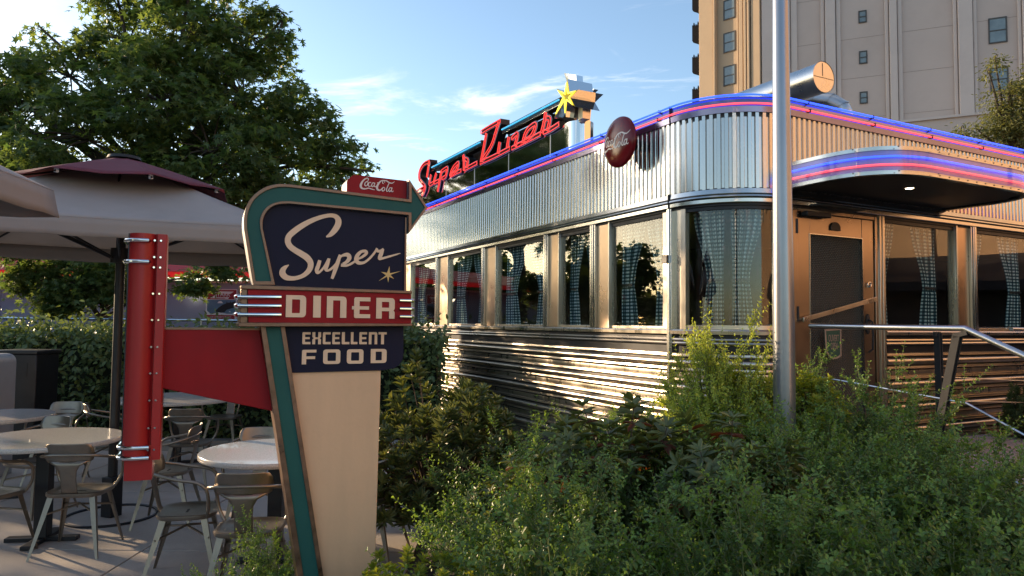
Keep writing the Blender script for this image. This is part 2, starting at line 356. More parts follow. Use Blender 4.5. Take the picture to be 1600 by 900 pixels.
# ------------------------------------------------------------------ the diner
Z0 = CAMZ
din = empty('diner_building', (DC[0], DC[1], 0), A, label='stainless steel railcar diner with ribbed walls, rounded corner and neon round the roof', cat='diner')
RC = .66; VL = 11.0; UR = 7.5
def wpath(kind, n=14, lo=None, hi=None):
    "points (u,v,nu,nv) along the outer wall line and the outward normal"
    if kind == 'left':
        a, b = (VL if lo is None else lo), (RC if hi is None else hi); return [(0, a, -1, 0), (0, b, -1, 0)]
    if kind == 'right':
        a, b = (RC if lo is None else lo), (UR if hi is None else hi); return [(a, 0, 0, -1), (b, 0, 0, -1)]
    out = []; t0, t1 = (0 if lo is None else lo), (90 if hi is None else hi)
    for i in range(n+1):
        t = R(t0+(t1-t0)*i/n); out.append((RC-RC*math.cos(t), RC-RC*math.sin(t), -math.cos(t), -math.sin(t)))
    return out
def sweep(mb, path, prof, close=True):
    "prof: (offset outward, z) polygon"
    k = len(prof); V = []; Fc = []
    for (u, v, a, b) in path:
        for (o, z) in prof: V.append((u+a*o, v+b*o, z))
    for i in range(len(path)-1):
        for j in range(k if close else k-1):
            j2 = (j+1) % k; Fc.append((i*k+j, i*k+j2, (i+1)*k+j2, (i+1)*k+j))
    if close: Fc += [tuple(range(k)), tuple(range(len(path)*k-1, (len(path)-1)*k-1, -1))]
    return mb.add(V, Fc)
DOOR0, DOOR1 = .72, 1.80
SEGS = [('left', None, None), ('corner', None, None)]
def rings(name, prof, mtl, door=False, **kw):
    g = .0015
    ls = [wpath('left', hi=RC+g, lo=5.0), wpath('left', hi=5.0+g*2, lo=VL), wpath('corner')]
    rr = [wpath('right', lo=RC+g)] if not door else [wpath('right', lo=DOOR1+.09, hi=4.7), wpath('right', lo=4.7+g*2)]
    for p in ls+rr:
        mb = MB(); sweep(mb, p, prof); ob(name, mb, mtl, din, ang=25, **kw)
def circ(c, z, r, n=9, a0=-90, a1=90):
    return [(c+r*math.cos(R(a0+(a1-a0)*i/(n-1))), z+r*math.sin(R(a0+(a1-a0)*i/(n-1)))) for i in range(n)]
# base wall behind the ribs
for nm, p in (('left', wpath('left')), ('c', wpath('corner')), ('r', wpath('right', lo=DOOR1+.08))):
    mb = MB(); sweep(mb, p, [(-.10, .0), (-.004, .0), (-.004, Z0-.08), (-.10, Z0-.08)]); ob('base_wall', mb, DARKM, din)
z = Z0-.075
rings('sill_ledge', [(-.06, Z0-.078), (.034, Z0-.078), (.036, Z0-.05), (.028, Z0-.040), (-.06, Z0-.036)], STEEL2, True)
for zz in (Z0-.125, Z0-.155):
    rings('flange_moulding', [(-.004, zz-.011), (.022, zz-.011), (.026, zz), (.020, zz+.011), (-.004, zz+.012)], RIBS, True)
z = Z0-.239
for k in range(6):
    t = z-.208*k
    if t < .25: break
    rings('flange_moulding', [(-.004, t-.028), (.018, t-.028), (.027, t-.020), (.024, t-.004), (-.004, t)], RIBS, True)
    if t-.112 < .1: continue
    rings('tube_moulding', [(-.004, t-.112)]+circ(.008, t-.080, .031, 12)+[(-.004, t-.048)], RIBS, True)
    rings('flange_moulding', [(-.004, t-.146), (.018, t-.146), (.027, t-.138), (.024, t-.122), (-.004, t-.118)], RIBS, True)
    rings('flat_moulding', [(-.004, t-.205), (.001, t-.200), (.003, t-.18), (.001, t-.163), (-.004, t-.160)], STEEL2, True)
# cornice
rings('cornice_moulding', [(-.06, Z0+1.002), (.030, Z0+1.002), (.036, Z0+1.008), (.036, Z0+1.036), (.030, Z0+1.040), (-.06, Z0+1.040)], STEEL)
rings('cornice_moulding', [(-.06, Z0+1.046), (.040, Z0+1.046), (.044, Z0+1.052), (.040, Z0+1.064), (-.06, Z0+1.066)], STEEL)
rings('cornice_moulding', [(-.06, Z0+1.072), (.030, Z0+1.072), (.034, Z0+1.080), (.028, Z0+1.118), (-.06, Z0+1.122)], STEEL)
rings('cornice_backing', [(-.07, Z0+.985), (.006, Z0+.985), (.006, Z0+1.13), (-.07, Z0+1.13)], DARKM)
# fluted fascia in sheets
ZT0, ZT1 = Z0+1.123, Z0+1.755
def flutes(pathfn, length, pitch=.062):
    n = max(1, int(round(length/pitch))); V = []; mb = MB()
    pr = [(0, -.006), (.10, .010), (.56, .010), (.68, -.006)]
    pts = []
    for i in range(n):
        for f, o in pr: pts.append(((i+f)/n, o))
    pts.append((1.0, -.006))
    for s, o in pts:
        u, v, a, b = pathfn(s)
        V += [(u+a*o, v+b*o, ZT0), (u+a*o, v+b*o, ZT1)]
    mb.add(V, [(2*i, 2*i+1, 2*i+3, 2*i+2) for i in range(len(pts)-1)]); return mb
def lin(p, q):
    return lambda s: (p[0]+(q[0]-p[0])*s, p[1]+(q[1]-p[1])*s, p[2], p[3])
cuts = [RC, 1.9, 3.15, 4.4, 5.65, 6.9, 8.15, 9.4, VL]
for a, b in zip(cuts[:-1], cuts[1:]):
    ob('fluted_panel', flutes(lin((0, b, -1, 0), (0, a+.002, -1, 0)), b-a), STEEL, din, flat=True)
def arcf(s):
    t = s*math.pi/2; return (RC-RC*math.cos(t), RC-RC*math.sin(t), -math.cos(t), -math.sin(t))
ob('fluted_panel', flutes(arcf, RC*math.pi/2), STEEL, din, flat=True)
cuts = [RC, 1.9, 3.15, 4.4, 5.65, UR]
for a, b in zip(cuts[:-1], cuts[1:]):
    ob('fluted_panel', flutes(lin((a+.002, 0, 0, -1), (b, 0, 0, -1)), b-a), STEEL, din, flat=True)
for p in (wpath('left'), wpath('corner'), wpath('right')):
    mb = MB(); sweep(mb, p, [(-.12, ZT0-.1), (-.03, ZT0-.1), (-.03, ZT1+.06), (-.12, ZT1+.06)]); ob('upper_wall', mb, DARKM, din)
# parapet band with the two neon tubes
rings('parapet_band', [(-.10, Z0+1.752), (.020, Z0+1.752), (.024, Z0+1.80), (.016, Z0+1.812), (.008, Z0+1.87), (.0, Z0+1.885), (-.10, Z0+1.90)], NEONBACK)
def pathpts(off, zz, full=True):
    P = [(0-off, 10.9, zz), (0-off, RC+.02, zz)]
    for i in range(1, 14):
        u, v, a, b = arcf(i/14); P.append((u+a*off, v+b*off, zz))
    P.append((UR-.1, -off, zz)); return P
mb = MB(); mb.tube(pathpts(.022, Z0+1.893), .0095); ob('neon_tube', mb, N_BLUE, din, label='blue neon tube along the roof edge')
mb = MB(); mb.tube(pathpts(.034, Z0+1.818), .0078); ob('neon_tube', mb, N_PINK, din, label='red neon tube under the blue one')
mb = MB()
for i in range(12):
    v = .8+i*.9; mb.box((-.045, v, Z0+1.803), (.0, v+.008, Z0+1.832)); mb.box((-.03, v, Z0+1.878), (.0, v+.008, Z0+1.905))
for i in range(8):
    u = .9+i*.85; mb.box((u, -.045, Z0+1.803), (u+.008, .0, Z0+1.832)); mb.box((u, -.03, Z0+1.878), (u+.008, .0, Z0+1.905))
ob('tube_clips', mb, DARK, din, kind='stuff')
# seams on the corner
mb = MB()
for (u, v) in ((-.0, RC), ):
    mb.box((-.048, RC-.002, Z0+1.0), (-.01, RC+.002, Z0+1.125)); mb.box((-.03, RC-.002, Z0+1.75), (-.0, RC+.002, Z0+1.9))
ob('seam', mb, DARK, din)
# roof
mb = MB(); poly = [(.0, VL), (0.02, RC)]+[arcf(i/10)[:2] for i in range(1, 10)]+[(RC, .02), (UR, .02), (UR, VL)]
mb.slab(poly, Z0+1.72, Z0+1.78); ob('roof', mb, ROOFM, din)
mb = MB(); mb.slab([(.06, VL-.1), (.06, RC+.1), (.3, .3), (RC+.1, .06), (UR-.1, .06), (UR-.1, VL-.1)], Z0+1.04, Z0+1.07); ob('ceiling', mb, INNER, din)
mb = MB(); mb.slab([(.10, VL-.1), (.10, RC+.1), (.3, .3), (RC+.1, .10), (UR-.1, .10), (UR-.1, VL-.1)], .50, .55); ob('floor', mb, INFLOOR, din)
mb = MB(); mb.box((2.7, 2.7, .55), (2.8, VL, Z0+1.04)); mb.box((2.8, 2.7, .55), (UR, 2.8, Z0+1.04)); mb.box((0.05, VL-.1, 0), (UR, VL, Z0+1.75)); mb.box((UR-.1, 0.02, 0), (UR, VL-.1, Z0+1.75))
ob('inner_wall', mb, INNER, din)
# --- windows. helper places boxes on a wall: t along the wall, o outward, z
def wb(mb, side, t0, t1, o0, o1, z0, z1):
    if side == 'L': mb.box((-o1, t0, z0), (-o0, t1, z1))
    else: mb.box((t0, -o1, z0), (t1, -o0, z1))
GZ0, GZ1 = Z0-.012, Z0+.985
def window(side, a, b):
    fr = MB()
    wb(fr, side, a-.03, a, -.045, -.004, GZ0-.024, GZ1); wb(fr, side, b, b+.03, -.045, -.004, GZ0-.024, GZ1)
    wb(fr, side, a, b, -.045, -.006, GZ0-.024, GZ0)
    w_ = ob('window', fr, STEEL2, din, bev=.003)
    p = MB(); wb(p, side, a, b, -.034, -.028, GZ0, GZ1-.002); ob('pane', p, GLASS, w_)
    h = MB(); wb(h, side, a, b, -.045, -.012, GZ1-.035, GZ1); ob('window_head', h, DARKM, w_)
def mullion(side, a, b, flute_at='hi'):
    "flat cover panel between two panes with one fluted pilaster strip"
    m1 = MB(); wb(m1, side, a+.03, b-.03, -.05, -.002, Z0-.036, Z0+1.0); o = ob('mullion', m1, MULL, din, bev=.002)
    wd = min(.105, (b-a)*.4); f0 = b-wd if flute_at == 'hi' else a
    fl = MB()
    for i in range(4):
        q0 = f0+i*wd/4
        wb(fl, side, q0, q0+wd/4*.72, .0, .034 if i in (1, 2) else .026, Z0-.036, Z0+1.0)
    wb(fl, side, f0+.001, f0+wd-.006, -.002, .018, Z0-.036, Z0+1.0)
    ob('fluted_strip', fl, STEEL, o, bev=.002)
    j = MB(); g0 = a+.002 if flute_at == 'hi' else b-.026
    wb(j, side, g0, g0+.022, -.02, .014, Z0-.036, Z0+.998); ob('frame_bead', j, STEEL2, o, bev=.002)
    return o
Lp = [(.785, 1.566), (1.897, 2.504), (2.835, 4.054), (4.476, 5.652), (6.138, 7.30), (7.72, 8.9), (9.3, 10.5)]
for a, b in Lp: window('L', a, b)
for (a, b), (c, d) in zip(Lp[:-1], Lp[1:]): mullion('L', b, c)
mullion('L', 10.5, 10.9)
mm = MB(); wb(mm, 'L', .700, .785, -.05, .0, Z0-.036, Z0+1.0); o = ob('mullion', mm, STEEL2, din, bev=.002)
mm = MB(); wb(mm, 'L', .640, .700, -.03, .030, .2, Z0+1.0); wb(mm, 'L', .655, .672, .030, .040, .2, Z0+1.0); ob('fluted_strip', mm, STEEL, o, bev=.003)
mm = MB(); wb(mm, 'L', .66, .73, .036, .060, Z0+.53, Z0+.60); ob('alarm_box', mm, DARKM, o, bev=.004)
Rp = [(1.905, 3.0), (3.33, 4.5), (4.85, 6.0), (6.35, 7.2)]
for a, b in Rp: window('R', a, b)
for (a, b), (c, d) in zip(Rp[:-1], Rp[1:]): mullion('R', b, c)
mm = MB(); wb(mm, 'R', 1.805, 1.905, -.05, .012, .55, Z0+1.0); o = ob('mullion', mm, STEEL2, din, bev=.002)
mm = MB(); wb(mm, 'R', 1.812, 1.84, .012, .024, .55, Z0+1.0); wb(mm, 'R', 1.855, 1.875, .012, .024, .55, Z0+1.0); ob('fluted_strip', mm, STEEL2, o, bev=.003)
# curved corner window
fr = MB()
def arcw(mb, t0, t1, prof, n=10): sweep(mb, wpath('corner', n, t0, t1), prof)
arcw(fr, 12, 80, [(-.045, GZ0-.024), (-.006, GZ0-.024), (-.006, GZ0+.01), (-.045, GZ0+.01)])
arcw(fr, 9, 13, [(-.05, GZ0-.024), (-.0, GZ0-.024), (-.0, GZ1+.01), (-.05, GZ1+.01)], 2); arcw(fr, 79, 90, [(-.05, GZ0-.024), (-.0, GZ0-.024), (-.0, GZ1+.01), (-.05, GZ1+.01)], 3)
arcw(fr, 0, 8.6, [(-.05, GZ0-.024), (-.008, GZ0-.024), (-.008, GZ1+.01), (-.05, GZ1+.01)], 3)
cw = ob('window', fr, STEEL2, din, label='curved window round the corner')
p = MB(); sweep(p, wpath('corner', 16, 12.5, 79.5), [(-.034, GZ0+.009), (-.028, GZ0+.009), (-.028, GZ1), (-.034, GZ1)]); ob('pane', p, GLASS, cw)
h = MB(); arcw(h, 12.5, 79.5, [(-.05, GZ1-.03), (-.012, GZ1-.03), (-.012, GZ1+.003), (-.05, GZ1+.003)]); ob('window_head', h, DARKM, cw)
# --- door
fr = MB()
for a, b in ((DOOR0-.055, DOOR0+.045), (DOOR1-.035, DOOR1)): wb(fr, 'R', a, b, -.06, .012, .55, Z0+.985)
wb(fr, 'R', DOOR0+.045, DOOR1-.035, -.06, .008, Z0+.955, Z0+.985)
mm = MB(); wb(mm, 'R', RC, DOOR0-.057, -.05, .0, .3, Z0+1.0); ob('jamb_panel', mm, STEEL2, din)
ob('door_frame', fr, DOORM, din, bev=.003)
d0, d1 = DOOR0+.05, DOOR1-.045
dr = MB(); wb(dr, 'R', d0, d0+.155, -.045, .0, .56, Z0+.95); wb(dr, 'R', d1-.155, d1, -.045, .0, .56, Z0+.95)
wb(dr, 'R', d0+.155, d1-.155, -.044, -.002, Z0+.775, Z0+.95); wb(dr, 'R', d0+.155, d1-.155, -.044, -.002, .56, .78)
door = ob('door', dr, DOORM, din, bev=.003, label='brushed steel entrance door with a quilted centre panel')
q = MB(); wb(q, 'R', d0+.155, d1-.155, -.03, -.018, .78, Z0+.775); ob('quilted_panel', q, QUILT, door)
q = MB(); wb(q, 'R', d0+.15, d0+.157, -.018, .006, .78, Z0+.78); wb(q, 'R', d1-.157, d1-.150, -.018, .006, .78, Z0+.78); wb(q, 'R', d0+.15, d1-.15, -.018, .005, Z0+.775, Z0+.782); ob('panel_bead', q, STEEL, door)
q = MB(); c0 = (d0+d1)/2-.02
q.prism([(c0-.065, Z0+.825), (c0+.065, Z0+.825), (c0+.062, Z0+.865)]+[(c0+.055*math.cos(R(t)), Z0+.868+.03*math.sin(R(t))) for t in range(0, 181, 20)]+[(c0-.062, Z0+.865)], -.012, .0)
ob('name_plate', q, DARKM, door, bev=.002)
q = MB(); q.prism([(d0+.01, Z0+.03), (d1-.03, Z0+.225), (d1-.03, Z0+.265), (d0+.01, Z0+.07)], -.055, -.035)
q.box((d0+.03, -.036, Z0+.045), (d0+.05, 0, Z0+.065)); q.box((d1-.055, -.036, Z0+.235), (d1-.035, 0, Z0+.255)); ob('push_bar', q, STEEL2, door, bev=.003)
q = MB(); q.prism([(d1-.10+.028*math.cos(R(t)), Z0+.02+.09*math.sin(R(t))) for t in range(0, 360, 20)], -.012, 0)
q.tube([(d1-.10, -.012, Z0+.06), (d1-.10, -.05, Z0+.04), (d1-.10, -.055, Z0-.08), (d1-.10, -.05, Z0-.20), (d1-.10, -.008, Z0-.23)], .009); ob('door_handle', q, POSTM, door)
q = MB(); q.tube([(d1-.08+.022*math.cos(R(t)), -.014, Z0+.37+.022*math.sin(R(t))) for t in range(0, 360, 30)], .006, closed=True); q.box((d1-.09, -.02, Z0+.345), (d1-.07, 0, Z0+.365)); ob('lock_ring', q, CHROME, door)
for hz in (Z0+.83, Z0+.10, Z0-.7):
    q = MB(); q.tube([(d0-.012, -.014, hz-.06), (d0-.012, -.014, hz+.06)], .010, 8); ob('hinge', q, DARKM, door)
q = MB(); q.box((d0+.04, -.075, Z0+.915), (d0+.34, -.012, Z0+.955)); ob('door_closer', q, DARKM, door, bev=.006)
q = MB(); q.box((d0+.03, -.19, Z0+.985), (d0+.62, -.10, Z0+1.0)); ob('strip_lamp', q, POSTM, din, bev=.003)
# canopy over the door
CU0, CU1, CV = .62, 2.82, -.90
can = rpoly([(CU0, .06), (CU0, CV, .55), (CU1, CV, .55), (CU1, .06)], 12)
def canring(off, z0, z1, name, mtl, par=None, **kw):
    mb = MB(); path = rpoly([(CU0-off, -.01), (CU0-off, CV-off, .55+off), (CU1+off, CV-off, .55+off), (CU1+off, -.01)], 14)
    inn = rpoly([(CU0+.03, -.01), (CU0+.03, CV+.03, .52), (CU1-.03, CV+.03, .52), (CU1-.03, -.01)], 14)
    k = len(path); V = [(*p, z) for z in (z0, z1) for l in (path, inn) for p in l]
    Fc = []
    for i in range(k-1): Fc += [(i, i+1, 2*k+i+1, 2*k+i), (k+i, 3*k+i, 3*k+i+1, k+i+1), (i, k+i, k+i+1, i+1), (2*k+i, 2*k+i+1, 3*k+i+1, 3*k+i)]
    mb.add(V, Fc); return ob(name, mb, mtl, par, ang=30, **kw)
mb = MB(); mb.slab(can, Z0+1.150, Z0+1.30); canopy = ob('canopy', mb, SOFFIT, din, label='rounded entrance canopy with dark soffit and neon band')
canring(.016, Z0+1.123, Z0+1.152, 'lower_trim', STEEL, canopy)
canring(.004, Z0+1.152, Z0+1.303, 'neon_backing', CANBACK, canopy)
canring(.016, Z0+1.303, Z0+1.332, 'upper_trim', STEEL, canopy)
for zz, mt_ in ((Z0+1.252, N_BLUE), (Z0+1.192, N_PINK)):
    off = .026; path = rpoly([(CU0-off, -.06), (CU0-off, CV-off, .55+off), (CU1+off, CV-off, .55+off), (CU1+off, -.06)], 14)
    mb = MB(); mb.tube([(*p, zz) for p in path], .0078); ob('neon_tube', mb, mt_, canopy)
mb = MB(); path = rpoly([(CU0-.05, -.01), (CU0-.05, CV-.05, .60), (CU1+.05, CV-.05, .60), (CU1+.05, -.01)], 14)
k = len(path); mb.add([(*p, z) for z in (Z0+1.152, Z0+1.303) for p in path], [(i, i+1, k+i+1, k+i) for i in range(k-1)])
ob('clear_casing', mb, CASING, canopy)
mb = MB()
for i in range(0, k-1):
    for s in range(2):
        x = path[i][0]*(1-s/2)+path[i+1][0]*s/2; y = path[i][1]*(1-s/2)+path[i+1][1]*s/2
        if s == 0 and i % 5 == 0:
            for zz in (Z0+1.138, Z0+1.318): mb.box((x-.004, y-.004, zz-.004), (x+.004, y+.004, zz+.004))
for i in range(1, 12):
    for zz in (Z0+1.138, Z0+1.318):
        mb.box((CU0+.5+i*.12, CV-.020, zz-.004), (CU0+.508+i*.12, CV-.012, zz+.004))
ob('screws', mb, DARKM, canopy)
mb = MB(); mb.slab([(CU0+.06, -.0), (CU0+.06, CV+.30), (CU0+.3, CV+.07), (CU1-.3, CV+.07), (CU1-.06, CV+.30), (CU1-.06, 0)], Z0+1.142, Z0+1.152); ob('soffit_panel', mb, SOFFIT, canopy)
mb = MB(); mb.lathe([(.032, Z0+1.137), (.032, Z0+1.1425)], 20, (1.52, -.50)); ob('downlight', mb, LAMPM, canopy)
mb = MB(); mb.lathe([(.045, Z0+1.1385), (.045, Z0+1.1425)], 24, (1.52, -.50)); ob('lamp_bezel', mb, DARKM, canopy)
# landing and steps in front of the door
lnd = empty('landing', (DC[0], DC[1], 0), A, kind='structure')
mb = MB(); mb.box((.62, -1.28, 0), (7.4, -.035, .53)); ob('landing_base', mb, KERBM, lnd)
PAVE = mat('pink_paving', (.36, .27, .24), .7, noise=(8, .15), bump=(50, .3), dirt=(3, .4, (.25, .2, .18)))
for i in range(18):
    for j in range(3):
        mb = MB(); x0 = .63+i*.375; y0 = -1.27+j*.41; mb.box((x0+.003, y0+.003, .53), (x0+.372, y0+.407, .550))
        for q in range(8): mb.box((x0+.01, y0+.03+q*.046, .550), (x0+.365, y0+.052+q*.046, .5545))
        ob('ribbed_paver', mb, PAVE, lnd)
for s in range(3):
    mb = MB(); mb.box((1.6, -1.58-.3*s, 0), (7.4, -1.284-.3*s, .40-.15*s)); ob('step', mb, KERBM, lnd, bev=.008)

# curtains ----------------------------------------------------------------
def curtain(base, direction, width, side, label, arc=False, mode='L'):
    "hourglass curtain gathered by a tie"
    nh, nv = 60, 40; zt, zb = Z0+.97, Z0-.02; me = bpy.data.meshes.new('curtain'); V = []; UV = []
    for j in range(nv+1):
        f = j/nv; zz = zt+(zb-zt)*f
        tie = .62
        wd = 1-.5*math.sin(min(1, f/tie)*math.pi/2)**1.8 if f < tie else .50+.16*(f-tie)/(1-tie)
        for i in range(nh+1):
            s = i/nh
            if side == 'l': xx = width*(.02+ .10*(1-wd))+ s*width*wd
            elif side == 'r': xx = width*(1-.02-.10*(1-wd)) - s*width*wd
            amp = .020*(.5+.5*wd)*(1 if abs(f-tie) > .03 else .4)
            yy = amp*math.sin(s*2*math.pi*7+.8*math.sin(3*f))+.008*math.sin(9*s+5*f)
            V.append((xx, yy, zz)); UV.append((s*width*1.55, f*(zt-zb)))
    Fc = [(j*(nh+1)+i, j*(nh+1)+i+1, (j+1)*(nh+1)+i+1, (j+1)*(nh+1)+i) for j in range(nv) for i in range(nh)]
    if arc:
        V2 = []
        for x, y, z_ in V:
            t = R(base+ (direction*x/.50)*180/math.pi); rr = .53+y; V2.append((RC-rr*math.cos(t), RC-rr*math.sin(t), z_))
        V = V2
    elif mode == 'L': V = [(.13+y, base+x, z_) for x, y, z_ in V]
    else: V = [(base+x, .13+y, z_) for x, y, z_ in V]
    me.from_pydata(V, [], Fc); uvl = me.uv_layers.new(name='UVMap')
    idx = [v for f in Fc for v in f]; uvl.data.foreach_set('uv', np.array([UV[i] for i in idx]).ravel()); me.materials.append(GING); me.shade_smooth()
    o = bpy.data.objects.new('curtain', me); sc.collection.objects.link(o); o.location = (DC[0], DC[1], 0); o.rotation_euler = (0, 0, A)
    mb = MB(); c = len(V)
    row = int(nv*.62)
    a = V[row*(nh+1)]; b = V[row*(nh+1)+nh]
    P = [np.array(a)*(1-t)+np.array(b)*t for t in np.linspace(-.04, 1.04, 6)]
    nrm = np.array([-1, 0, 0]) if mode == 'L' else np.array([0, -1, 0])
    if arc: nrm = np.array([-.6, -.6, 0])
    mb.add([tuple(p+nrm*.028+np.array([0, 0, dz])) for p in P for dz in (-.012, .012)], [(2*i, 2*i+1, 2*i+3, 2*i+2) for i in range(5)])
    ob('curtain_tie', mb, DARKM, o)
    props(o, label, 'curtain', 'gingham curtains in the diner windows')
ordn = ['nearest the rounded corner', 'second from the rounded corner', 'third from the rounded corner', 'fourth from the rounded corner', 'fifth from the rounded corner']
for k, (a, b) in enumerate(Lp[:5]):
    wd = (b-a)*.47
    curtain(a, 1, wd, 'r' if False else 'l', 'gingham curtain on the near side of the long side window %s' % ordn[k], mode='L')
    curtain(b-wd, 1, wd, 'r', 'gingham curtain on the far side of the long side window %s' % ordn[k], mode='L')
curtain(13, 1, .26, 'r', 'teal gingham curtain on the left of the curved corner window', arc=True)
curtain(46, 1, .26, 'l', 'teal gingham curtain on the right of the curved corner window behind the pole', arc=True)
for k, (a, b) in enumerate(Rp[:2]):
    wd = (b-a)*.36; nm = ('beside the steel door', 'furthest right of the door')[k]
    curtain(a, 1, wd*.8, 'l', 'dark checked curtain on the left in the window %s' % nm, mode='R')
    curtain(b-wd-.1, 1, wd, 'r', 'dark checked curtain on the right in the window %s' % nm, mode='R')

# ------------------------------------------------------------------ ribbons for lettering
def ribbon(mb, strokes, mapf, y0, y1, n=6, wscale=1., dy=.00025):
    """strokes of (x,y,w) in drawing units, mapf -> (sx,sz); a flat band with thickness from y0 (front) to y1"""
    for st in strokes:
        P = catmull(st, n); k = len(P); V = []
        for i in range(k):
            p = P[i][:2]; t = (P[min(i+1, k-1)]-P[max(i-1, 0)])[:2]; t = t/(np.linalg.norm(t)+1e-9); nn = np.array([-t[1], t[0]])*P[i][2]*.5*wscale
            a = mapf(*(p+nn)); b = mapf(*(p-nn)); yy = y0-dy*i
            V += [(a[0], yy, a[1]), (b[0], yy, b[1]), (a[0], y1, a[1]), (b[0], y1, b[1])]
        Fc = []
        for i in range(k-1):
            q = 4*i; Fc += [(q, q+1, q+5, q+4), (q, q+4, q+6, q+2), (q+1, q+3, q+7, q+5)]
        Fc += [(0, 2, 3, 1), (4*k-4, 4*k-3, 4*k-1, 4*k-2)]
        mb.add(V, Fc)
def glyph(ch):
    "outer and hole outlines in a unit box"
    w_, t = .30, .19
    if ch == 'D': return [rpoly([(0, 0), (0, 1), (1, 1, .22), (1, 0, .22)]), rpoly([(w_, t), (w_, 1-t), (1-w_, 1-t, .05), (1-w_, t, .05)])]
    if ch == 'O': return [rpoly([(0, 0, .2), (0, 1, .2), (1, 1, .2), (1, 0, .2)]), rpoly([(w_*.85, t*1.1, .06), (w_*.85, 1-t*1.1, .06), (1-w_*.85, 1-t*1.1, .06), (1-w_*.85, t*1.1, .06)])]
    if ch == 'I': return [[(0, 0), (0, 1), (1, 1), (1, 0)]]
    if ch == 'N': return [rpoly([(0, 0), (0, 1), (1, 1, .2), (1, 0), (1-w_*1.05, 0), (1-w_*1.05, 1-t), (w_*1.05, 1-t), (w_*1.05, 0)])]
    if ch == 'E': return [rpoly([(0, 0, .12), (0, .41), (-.13, .41), (-.13, .57), (0, .57), (0, 1, .12), (1, 1), (1, 1-t), (w_*1.1, 1-t), (w_*1.1, .57), (.92, .57), (.92, .41), (w_*1.1, .41), (w_*1.1, t), (1, t), (1, 0)])]
    if ch == 'e': return [rpoly([(0, 0, .12), (0, 1, .12), (1, 1), (1, 1-t), (w_*1.1, 1-t), (w_*1.1, .59), (.9, .59), (.9, .42), (w_*1.1, .42), (w_*1.1, t), (1, t), (1, 0)])]
    if ch == 'F': return [rpoly([(0, 0), (0, 1, .12), (1, 1), (1, 1-t), (w_, 1-t), (w_, .55), (.92, .55), (.92, .36), (w_, .36), (w_, 0)])]
    if ch == 'L': return [rpoly([(0, 0, .12), (0, 1), (w_*1.3, 1), (w_*1.3, t), (1, t), (1, 0)])]
    if ch == 'T': return [[(0, 1), (1, 1), (1, 1-t), (.5+w_*.6, 1-t), (.5+w_*.6, 0), (.5-w_*.6, 0), (.5-w_*.6, 1-t), (0, 1-t)]]
    if ch == 'C': return [rpoly([(0, 0, .14), (0, 1, .14), (1, 1), (1, 1-t), (w_*1.1, 1-t), (w_*1.1, t), (1, t), (1, 0)])]
    if ch == 'X': return [[(0, 0), (0, .40), (.16, .5), (0, .60), (0, 1), (w_*1.1, 1), (w_*1.1, .58), (1-w_*1.1, .58), (1-w_*1.1, 1), (1, 1), (1, .60), (.84, .5), (1, .40), (1, 0), (1-w_*1.1, 0), (1-w_*1.1, .42), (w_*1.1, .42), (w_*1.1, 0)]]
    if ch == 'R': return [rpoly([(0, 0), (0, 1), (1, 1, .2), (1, .46, .06), (.93, .40), (1, .33, .05), (1, 0), (1-w_, 0), (1-w_, .36), (w_, .36), (w_, 0)]), [(w_, .53), (w_, 1-t), (1-w_, 1-t), (1-w_, .53)]]
def curve_mesh(name, polys, depth, mtl, parent, y):
    "filled flat shapes with holes, from a 2-D curve, stood up in x,z at depth y (front face)"
    cu = bpy.data.curves.new(name, 'CURVE'); cu.dimensions = '2D'; cu.fill_mode = 'BOTH'; cu.extrude = depth/2
    for pl in polys:
        s = cu.splines.new('POLY'); s.points.add(len(pl)-1)
        for i, p in enumerate(pl): s.points[i].co = (p[0], p[1], 0, 1)
        s.use_cyclic_u = True
    t = bpy.data.objects.new('tmp', cu); sc.collection.objects.link(t)
    me = bpy.data.meshes.new_from_object(t.evaluated_get(bpy.context.evaluated_depsgraph_get())); bpy.data.objects.remove(t)
    me.transform(Matrix.Translation((0, y+depth/2, 0)) @ Matrix.Rotation(math.pi/2, 4, 'X')); me.name = name
    me.materials.clear(); me.materials.append(mtl); o = bpy.data.objects.new(name, me); sc.collection.objects.link(o); o.parent = parent
    return o
def word(name, txt, boxes, mtl, parent, y, depth=.004):
    "boxes: (x0,z0,x1,z1) per letter -> one letter object each"
    for ch, (x0, z0, x1, z1) in zip(txt, boxes):
        curve_mesh(name, [[(x0+(x1-x0)*px_, z0+(z1-z0)*pz) for px_, pz in pl] for pl in glyph(ch)], depth, mtl, parent, y)
def text_mesh(name, txt, size, mtl, parent, loc, ext=.001, xs=1., shear=0, rotz=0):
    cu = bpy.data.curves.new(name, 'FONT'); cu.body = txt; cu.size = size; cu.extrude = ext; cu.align_x = 'CENTER'; cu.shear = shear
    t = bpy.data.objects.new('tmp', cu); sc.collection.objects.link(t)
    me = bpy.data.meshes.new_from_object(t.evaluated_get(bpy.context.evaluated_depsgraph_get())); bpy.data.objects.remove(t)
    me.transform(Matrix.Translation(loc) @ Matrix.Rotation(rotz, 4, 'Y') @ Matrix.Rotation(math.pi/2, 4, 'X') @ Matrix.Diagonal((xs, 1, 1, 1))); me.materials.clear(); me.materials.append(mtl)
    o = bpy.data.objects.new(name, me); sc.collection.objects.link(o); o.parent = parent; return o
